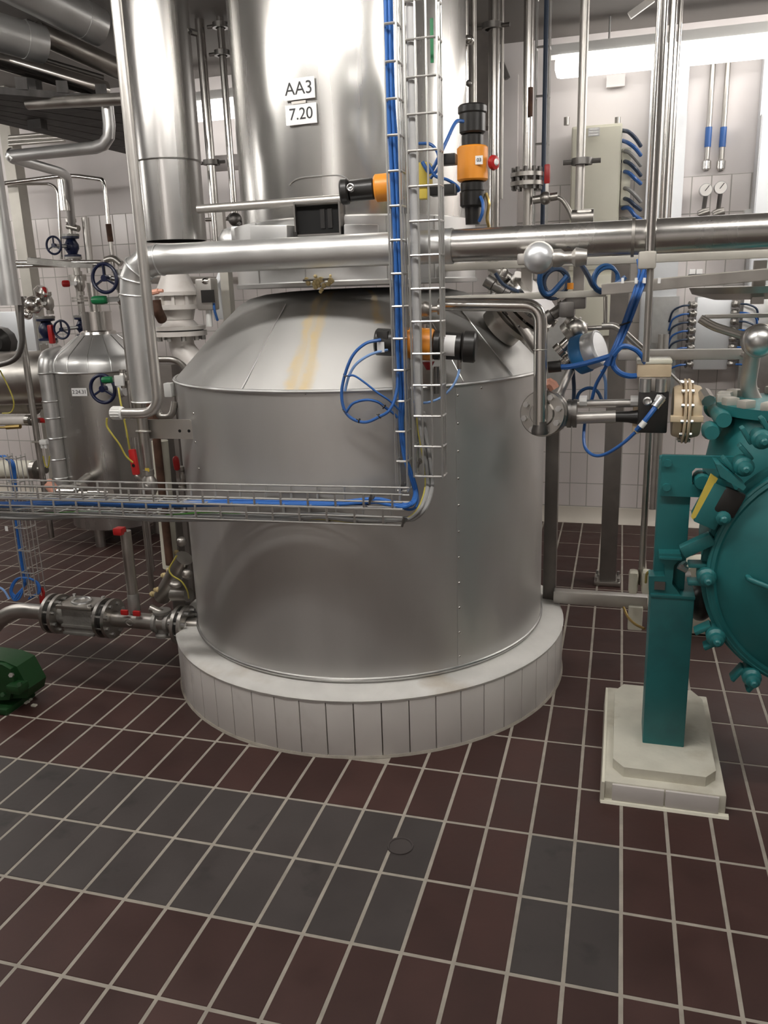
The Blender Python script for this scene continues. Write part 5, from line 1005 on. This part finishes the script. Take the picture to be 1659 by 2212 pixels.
nz0 = V((P(1716, 900, .60).x, .60, vz_ + VR * .30)); nzt = P(1690, 868, .60).z; rnz = S(172, nz0)
nk = obj('neck', lathe(B(), [(0, 0), (rnz, 0), (rnz, .12), (rnz * .92, nzt - nz0.z - .09), (rnz * .80, nzt - nz0.z - .04), (rnz * .80, nzt - nz0.z - .028), (rnz * .90, nzt - nz0.z - .028), (rnz * .90, nzt - nz0.z), (0, nzt - nz0.z)], nz0, Z3, 48), 'teal', t)
for k in range(18):
    a_ = 2 * PI * k / 18; c = V((nz0.x + rnz * .82 * math.cos(a_), .60 + rnz * .82 * math.sin(a_), nzt)); d = V((math.cos(a_), math.sin(a_), 0)); obj('clamp_nut', rbox(B(), c + Z3 * .010, (.04, .035, .024), .006, d, Z3.cross(d)), 'rail_cream', nk)
obj('nozzle', lathe(B(), [(0, -.14), (.021, -.14), (.024, -.12), (.024, .10), (.032, .105), (.032, .12), (0, .12)], P(1552, 892, .60), (0, 1, 0), 20), 'teal', t)
obj('nozzle_nut', cyl(B(), P(1530, 866, .585), P(1520, 850, .62), .02, 8), 'rail_steel', t)
obj('nozzle_knob', ball(B(), P(1580, 870, .55), .018, 12), 'teal', t)
# hinge housing with the yellow plate
hc = P(1535, 1092, .27); 
u = (P(1548, 1030, .27) - P(1503, 1112, .27)).normalized()
h = obj('hinge_housing', rbox(B(), P(1540, 1085, .31), ((P(1548, 1030, .27) - P(1503, 1112, .27)).length * 1.02, .10, .06), .003, u, Y3), 'teal', t)
w = u.cross(Y3)
a, b_, c_, d_ = P(1493, 1117, .262), P(1536, 1024, .262), P(1551, 1034, .262), P(1508, 1117, .262); obj('yellow_face', prism(B(), [a, b_, c_, P(1503, 1118, .262), P(1496, 1122, .262)], (0, .01, 0)), 'yellow_plate', h)
obj('cover', prism(B(), [P(1546, 1003, .25), P(1556, 1004, .25), P(1612, 1052, .24), P(1606, 1060, .24), P(1556, 1030, .25)], (0, .09, 0)), 'teal', h)
obj('dark_gap', rbox(B(), P(1575, 1085, .268), (.075, .02, .06), .01, u, Y3), 'black_plastic', h)
obj('lever_arm', rbox(B(), (P(1472, 1192, .30) + P(1540, 1160, .30)) / 2, (.09, .04, .036), .008, (P(1540, 1160, .30) - P(1472, 1192, .30)).normalized(), Y3), 'cladding' if False else 'teal', t)
obj('latch_pin', cyl(cyl(B(), P(1466, 1222, .36), P(1484, 1232, .36), .010, 8), P(1474, 1216, .36), P(1478, 1222, .36), .012, 8), 'zinc', t)
# pump standing behind
t = thing('cream_pump', 'cream pump with a dark motor half hidden behind the teal vessel', 'pump', G(1490, 1368, 0))
g0 = G(1500, 1368, 0); obj('base', rbox(B(), V((g0.x + .06, g0.y + .12, .05)), (.26, .26, .10), .01), 'cream', t)
obj('casing', lathe(B(), [(0, 0), (.10, 0), (.12, .03), (.12, .09), (.09, .12), (0, .12)], V((g0.x + .03, g0.y + .05, .20)), (0, 1, 0), 24), 'cream', t); obj('motor', cyl(B(), P(1475, 1275, 1.0), P(1492, 1275, 1.0), .07, 20), 'dark_steel', t); obj('coupling', ball(B(), P(1513, 1300, .62), .045, 14, 1.4), 'black_plastic', t)
# ================================================================== background: pipes to the ceiling, wall gear
def clampring(lab, x, y, Y, r): p = P(x, y, Y); return one('pipe_clamp', lab, 'clamp', cyl(cyl(lathe(B(), [(r, -.012), (r + .014, -.012), (r + .014, .012), (r, .012)], p, Z3, 20), p + V((r, 0, 0)), p + V((r + .045, 0, 0)), .009, 8), p - V((r, 0, 0)), p - V((r + .045, 0, 0)), .009, 8), 'dark_steel')
Yb = 2.2
vpipe('upright_pipe', 'polished upright pipe nearest the wide duct, left of the column', 470, 530, Yb, 19, 'polished', z0=P(470, 530, Yb).z)
vpipe('upright_pipe', 'polished upright pipe close to the left edge of the column', 508, 480, Yb, 15, 'polished')
vpipe('upright_pipe', 'thin upright pipe squeezed beside the left edge of the column', 524, 430, Yb + .1, 9, 'dull_steel', top=P(524, 250, Yb + .1).z)
clampring('dark clamp ring high on the polished pipe near the column', 476, 55, Yb, .026); clampring('dark clamp ring on the polished pipe level with the wall plate', 457, 351, Yb, .03); clampring('dark clamp below the high ring on the pipe near the column', 480, 115, Yb, .026)
one('wall_bracket', 'pale square bracket plate behind the two polished pipes left of the column', 'bracket', box(B(), P(488, 352, Yb + .12), (S(82, P(488, 352, Yb)), .02, S(32, P(488, 352, Yb)))), 'plaster')
one('clamp_bracket', 'dark clamp arm at the right edge of the wide duct', 'clamp', cyl(cyl(B(), P(392, 62, 1.02), P(425, 72, 1.06), .012, 8), P(400, 72, 1.02), P(408, 62, 1.02), .016, 8), 'dark_steel')
cpipe('level_tube', 'level grey tube crossing between the duct and the hatch', PS((428, 452, .56), (738, 430, .56)), S(9.5, P(580, 440, .56)), 'rail_steel')
cpipe('thin_tube', 'thinner short tube just under the level grey tube', PS((430, 475, 2.19), (505, 472, 2.19)), .010, 'dull_steel')
one('black_fitting', 'dark little fitting cluster under the left end of the level grey tube', 'fitting', cyl(cyl(ball(B(), P(508, 474, 2.18), .036, 10), P(495, 468, 2.18), P(522, 488, 2.18), .022, 8), P(510, 460, 2.18), P(508, 492, 2.18), .016, 8), 'dark_steel')
one('pipe_bulb', 'silver bulb shaped fitting just above the clad pipe left of the skirt', 'fitting', lathe(B(), [(0, -.05), (.03, -.05), (.05, -.02), (.05, .01), (.03, .04), (0, .05)], P(500, 520, 1.0), Z3, 18), 'cladding')
one('skirt_box', 'dull grey box just left of the column skirt', 'box', rbox(B(), P(535, 505, .95), (.09, .1, .05), .006), 'cladding')
one('square_pipe', 'short upright square pipe below the level grey tube', 'pipe', box(B(), V((P(479, 490, 1.5).x, 1.5, P(479, 448, 1.5).z / 2)), (.03, .03, P(479, 448, 1.5).z)), 'rail_steel')
# right of column
Yc = 1.9
vpipe('upright_pipe', 'polished upright pipe right beside the column with a dark clamp', 1066, 480, Yc, 22, 'polished', z0=1.0)
clampring('dark clamp ring on the polished pipe right beside the column', 1063, 57, Yc, .03)
vpipe('upright_pipe', 'slim bright pipe against the right edge of the column', 1008, 230, 1.3, 9, 'polished', z0=P(1008, 230, 1.3).z)
vpipe('upright_pipe', 'slim dull pipe just right of the column edge', 1024, 225, 1.5, 12, 'dull_steel', z0=P(1024, 225, 1.5).z)
one('tube_clamp', 'small steel clamp pair on the slim pipes at the top of the column', 'clamp', ball(ball(cyl(B(), P(982, 92, 1.25), P(1022, 92, 1.3), .008, 8), P(983, 90, 1.25), .015, 10), P(1012, 86, 1.25), .02, 10, .8), 'polished')
one('tube_clamp', 'thin dark rod joining the column to the slim pipes', 'clamp', cyl(ball(B(), P(1013, 180, 1.25), .012, 8), P(953, 176, 1.15), P(990, 180, 1.25), .006, 8), 'dark_steel')
Yd = 1.6
a = P(1138, 395, Yd)
t = thing('flanged_riser', 'upright steel pipe with a bolted flange right of the orange upright actuator', 'pipe', V((a.x, Yd, 1.2)))
zf = P(1136, 385, Yd).z
obj('tube', cyl(B(), V((a.x, Yd, zf)), V((a.x, Yd, CEIL)), S(10.5, a), 18), 'polished', t); obj('tube', cyl(B(), V((a.x + .004, Yd, 1.2)), V((a.x + .004, Yd, zf)), S(9.5, a), 18), 'dull_steel', t)
for dz in (.012, -.022): obj('flange', cyl(B(), V((a.x, Yd, zf + dz - .008)), V((a.x, Yd, zf + dz + .008)), S(35, a), 30), 'dull_steel', t)
bolts('bolt', 10, V((a.x, Yd, zf - .045)), S(29, a), Z3, .009, .085, 'dark_steel', t)
obj('maroon_band', cyl(B(), V((a.x + .012, Yd - .024, P(1133, 255, Yd).z)), V((a.x + .012, Yd - .024, P(1133, 193, Yd).z)), .010, 10), 'rust', t)
t = thing('drain_cock', 'small cock with a red handle beside the bolted flange riser', 'valve', P(1180, 430, Yd))
obj('body', lathe(ball(B(), P(1178, 428, Yd), .026, 12), [(0, -.05), (.016, -.05), (.016, .05), (0, .05)], P(1178, 428, Yd), (1, 0, .1), 12), 'dull_steel', t); obj('stem', box(B(), P(1182, 405, Yd), (.012, .012, .05)), 'rail_steel', t); obj('grip', rbox(B(), P(1182, 376, Yd), (.024, .02, S(40, P(1182, 376, Yd))), .008), 'red_plastic', t)
cpipe('curved_tube', 'thin steel tube curving from the cock towards the cabinet', PS((1190, 424, Yd), (1212, 428, Yd), (1228, 450, Yd), (1240, 480, Yd)), .009, 'dull_steel', rad=.06)
p0 = P(1172, 480, 1.9)
tray('slim upright cable ladder right of the flanged riser', V((P(1152, 480, 1.9).x, 1.9, 1.3)), X3, Y3, Z3, CEIL - 1.3, S(27, p0), .05, .19, 2, 1, wr=.004)
one('blue_cable', 'single dark blue cable running up the slim cable ladder', 'cable', cyl(B(), V((P(1172, 480, 1.88).x, 1.88, 1.3)), V((P(1172, 480, 1.88).x, 1.88, CEIL)), .010, 10), 'dark_cable')
vpipe('grey_pipe', 'slim grey pipe hanging right of the polished pipe beside the column', 1083, 430, 2.0, 7, 'dull_steel')
vpipe('upright_pipe', 'pale upright pipe in front of the cream cabinet with a dark clamp', 1250, 485, 1.5, 19, 'rail_steel', z0=P(1250, 485, 1.5).z)
clampring('dark clamp ring on the pale pipe in front of the cream cabinet', 1257, 349, 1.5, .026)
for i, (x, w_, Y, lab) in enumerate(((1436, 15, 1.2, 'upright pipe just behind the shiny front post'), (1451, 8, 1.6, 'thinnest upright pipe right of the shiny front post'))): vpipe('upright_pipe', lab, x - 6, 480, Y, w_, 'polished', z0=P(x, 480, Y).z)
one('cap_fitting', 'blue grey motor fitting at the foot of the pale pipe by the cabinet', 'fitting', rbox(cyl(B(), P(1235, 470, 1.5), P(1282, 468, 1.5), .03, 12), P(1262, 468, 1.5), (.06, .05, .05), .01), 'dull_steel')
# cream cabinet on the wall
a, b_ = P(1225, 725, 3.08), P(1345, 265, 3.02)
t = thing('cabinet', 'tall cream electrical cabinet on the back wall at right', 'cabinet', V(((a.x + b_.x) / 2, 3.1, a.z)))
obj('body', rbox(B(), ((a.x + b_.x) / 2, 3.12, (a.z + b_.z) / 2), (b_.x - a.x, .22, b_.z - a.z), .012), 'cream', t)
for k in (0, 1): z0, z1 = ((a.z, a.z + .34), (a.z + .37, b_.z - .015))[k]; obj('door', rbox(B(), ((a.x + b_.x) / 2, 3.005, (z0 + z1) / 2), (b_.x - a.x - .012, .016, z1 - z0), .006), 'cream', t)
for x in (1224, 1334): q = P(x, 262, 3.1); obj('lifting_eye', cyl(B(), q - Z3 * .02, q + Z3 * .02, .016, 10), 'dull_steel', t)
q = P(1283, 285, 2.99); obj('label_plate', box(B(), q, (S(24, q), .003, S(17, q))), 'label_white', t)
for k in range(3): obj('print_line', box(B(), q + V((0, -.002, .014 - .014 * k)), (S(18, q), .001, .005)), 'zinc', t)
one('cable_outlet', 'cream gland box on the right flank of the cream cabinet', 'gland box', rbox(B(), P(1352, 385, 3.12), (.05, .15, .30), .005), 'cream')
# grey blue plugs and cables beside it
for k in range(9):
    y = 282 + 22 * k + (14 if k > 4 else 0); m = ('dark_cable', 'blue_hose', 'grey_cable')[k % 3]
    hose('control_cable', ('topmost', 'second', 'third', 'fourth', 'fifth', 'sixth', 'seventh', 'eighth', 'lowest')[k] + ' of nine control cables bowing from the cream cabinet to the bright duct', [(1345, y, 3.08), (1358, y + 2 + rnd.uniform(-4, 4), 3.0), (1372, y + 16, 2.99), (1384, y + 30 + rnd.uniform(-6, 6), 3.04)], .011, m, 'cable', 'control cables by the cabinet')
for i, (x0, x1, y0, lab) in enumerate(((1388, 1466, 190, 'bright galvanised wall duct behind the shiny front post'), (1620, 1700, 190, 'bright galvanised wall duct cut by the right picture edge'))):
    a, b_ = P(x0, 560, 3.08), P(x1, 560, 3.08); zt_ = P(x0, 248, 3.08).z; t = thing('wall_duct', lab, 'cable duct', V(((a.x + b_.x) / 2, 3.14, .95)))
    obj('trunk', box(B(), ((a.x + b_.x) / 2, 3.15, (zt_ + .95) / 2), (b_.x - a.x, .14, zt_ - .95)), 'galva_white', t)
    obj('lid', box(B(), ((a.x + b_.x) / 2 - .02, 3.075, (zt_ + .95) / 2), (b_.x - a.x - .05, .01, zt_ - .96)), 'galva_white', t)
    obj('trunk', box(B(), ((a.x + b_.x) / 2, 3.18, (zt_ + CEIL) / 2 - .1), (b_.x - a.x, .08, CEIL - zt_ - .2)), 'galva_white', t)
# gauges
for i, (x, y) in enumerate(((1525, 410), (1557, 405))):
    p = P(x, y, 3.12); t = thing('pressure_gauge', ('left', 'right')[i] + ' of the two round white gauges on the back wall', 'gauge', p - Z3 * .05); r = S(12.5, p)
    obj('case', lathe(B(), [(0, 0), (r * 1.08, 0), (r * 1.08, .035), (r, .04), (0, .038)], p + V((0, .04, 0)), (0, -1, 0), 28), 'zinc', t); obj('dial', cyl(B(), p + V((0, .002, 0)), p - V((0, .002, 0)), r * .95, 28), 'gauge_white', t)
    obj('needle', box(B(), p + V((.006, -.004, .008)), (.004, .002, r * 1.1), (.8, 0, -.6), Y3), 'ink', t)
    obj('stem', cyl(B(), p - Z3 * r, P(x - 6, y + 50, 3.14), .012, 10), 'dark_steel', t); q = P(x - 5, 460, 3.13); obj('cock', lathe(B(), [(0, -.03), (.02, -.03), (.026, 0), (.02, .03), (0, .03)], q, (1, 0, .3), 12), 'dull_steel', t); obj('wall_stub', cyl(B(), q, V((q.x, YB, q.z)), .012, 10), 'dull_steel', t)
    xx = P(x + 8, 250, 3.21).x; q0 = V((xx, 3.21, P(x, 365, 3.21).z)); t = thing('gauge_pipe', 'thin wall pipe rising above the %s white gauge with a blue band' % ('left', 'right')[i], 'pipe', q0)
    obj('tube', cyl(B(), q0, V((xx, 3.21, 2.66)), .014, 12), 'dull_steel', t); obj('blue_band', cyl(B(), V((xx, 3.21, P(x, 318, 3.21).z)), V((xx, 3.21, P(x, 275, 3.21).z)), .0175, 12), 'blue_hose', t)
    obj('union', lathe(B(), [(.014, -.03), (.024, -.02), (.024, .02), (.014, .03)], q0 + Z3 * .02, Z3, 12), 'polished', t)
# valve terminals behind the channel
for i, (x0, x1, y0, y1) in enumerate(((1500, 1580, 640, 800), )):
    a, b_ = P(x0 - 4, y1, 3.0), P(x1 + 4, y0, 3.0); t = thing('valve_terminal', 'pale valve terminal cabinet with plug rows behind the cable channel', 'cabinet', V(((a.x + b_.x) / 2, 3.1, a.z)))
    obj('body', rbox(B(), ((a.x + b_.x) / 2, 3.1, (a.z + b_.z) / 2), (b_.x - a.x, .16, b_.z - a.z), .01), 'galva_white', t)
    for s in (-1, 1):
        for k in range(8):
            z = a.z + (b_.z - a.z) * (k + .7) / 8.6; c = V((b_.x + .02 if s > 0 else a.x - .02, 3.02, z)); obj('plug', lathe(B(), [(0, -.02), (.016, -.02), (.022, -.005), (.016, .01), (.022, .02), (0, .025)], c, (s, -.4, 0), 10), 'dull_steel', t)
    for k in range(8):
        for s in (-1, 1):
            z = a.z + (b_.z - a.z) * (k + .7) / 8.6; c = V((b_.x + .04 if s > 0 else a.x - .04, 3.0, z))
            one('terminal_cable', ('lowest', 'second lowest', 'third lowest', 'fourth lowest', 'fourth highest', 'third highest', 'second highest', 'highest')[k] + ' thin cable on the %s side of the pale valve terminal' % ('left' if s < 0 else 'right'), 'cable', tube(B(), spl([c, c + V((s * .04, -.01, -.004)), c + V((s * .085, 0, -.03)), c + V((s * .10, .03, -.09))], 4), .006, 6), 'dark_cable' if k % 2 else 'blue_hose', 'cables of the valve terminal')
a, b_ = P(1400, 850, 3.05), P(1468, 640, 3.05)
one('mesh_trunk', 'grey meshed cable trunk behind the square dark post', 'cable duct', box(B(), ((a.x + b_.x) / 2, 3.1, (a.z + b_.z) / 2), (b_.x - a.x, .12, b_.z - a.z)), 'zinc')
a, b_ = P(1590, 850, 3.05), P(1680, 640, 3.05)
one('grey_box', 'blue grey wall box behind the dull grey dome', 'box', rbox(B(), ((a.x + b_.x) / 2, 3.1, (a.z + b_.z) / 2), (b_.x - a.x, .12, b_.z - a.z), .008), 'zinc')
one('grey_sheet', 'dark grey sheet standing behind the right slope of the tank cone', 'sheet', box(B(), P(1155, 800, 1.9), (.28, .02, .55)), 'zinc')
one('round_basin', 'underside of a round steel basin above the channel at right', 'basin', lathe(B(), [(0, -.02), (.10, -.02), (.17, .0), (.18, .02), (0, .02)], P(1615, 632, .95), Z3, 36), 'dull_steel')
one('vent_grille', 'small grey grille on the wall under the long light', 'grille', box(B(), P(1330, 175, 3.2), (.10, .02, .06)), 'plaster')
one('white_lug', 'small white knob above the thick pipe at the right edge', 'knob', rbox(B(), P(1624, 462, 3.19), (.09, .08, .05), .02), 'white_plastic')
# ceiling fittings at the top right
one('ceiling_bracket', 'bright short angled bar under the ceiling at top right', 'bracket', box(B(), P(1385, 16, 2.4), (.12, .02, .03), (.85, 0, .5), (0, 1, 0)), 'rail_steel')
one('ceiling_strut', 'dark angled strut beside the polished pipe right of the column', 'strut', cyl(B(), P(1082, 135, 2.4), P(1096, 170, 2.4), .015, 8), 'dark_steel')
one('ceiling_duct', 'dark grey duct under the ceiling right of the column', 'duct', box(B(), P(1040, 160, 2.9), (.14, .14, .55)), 'post_steel')
one('wall_strip', 'tall white wall lining behind the polished pipe right of the column', 'panel', box(B(), V((P(1100, 300, 3.18).x, 3.18, 1.35)), (.10, .04, 2.6)), 'plaster')
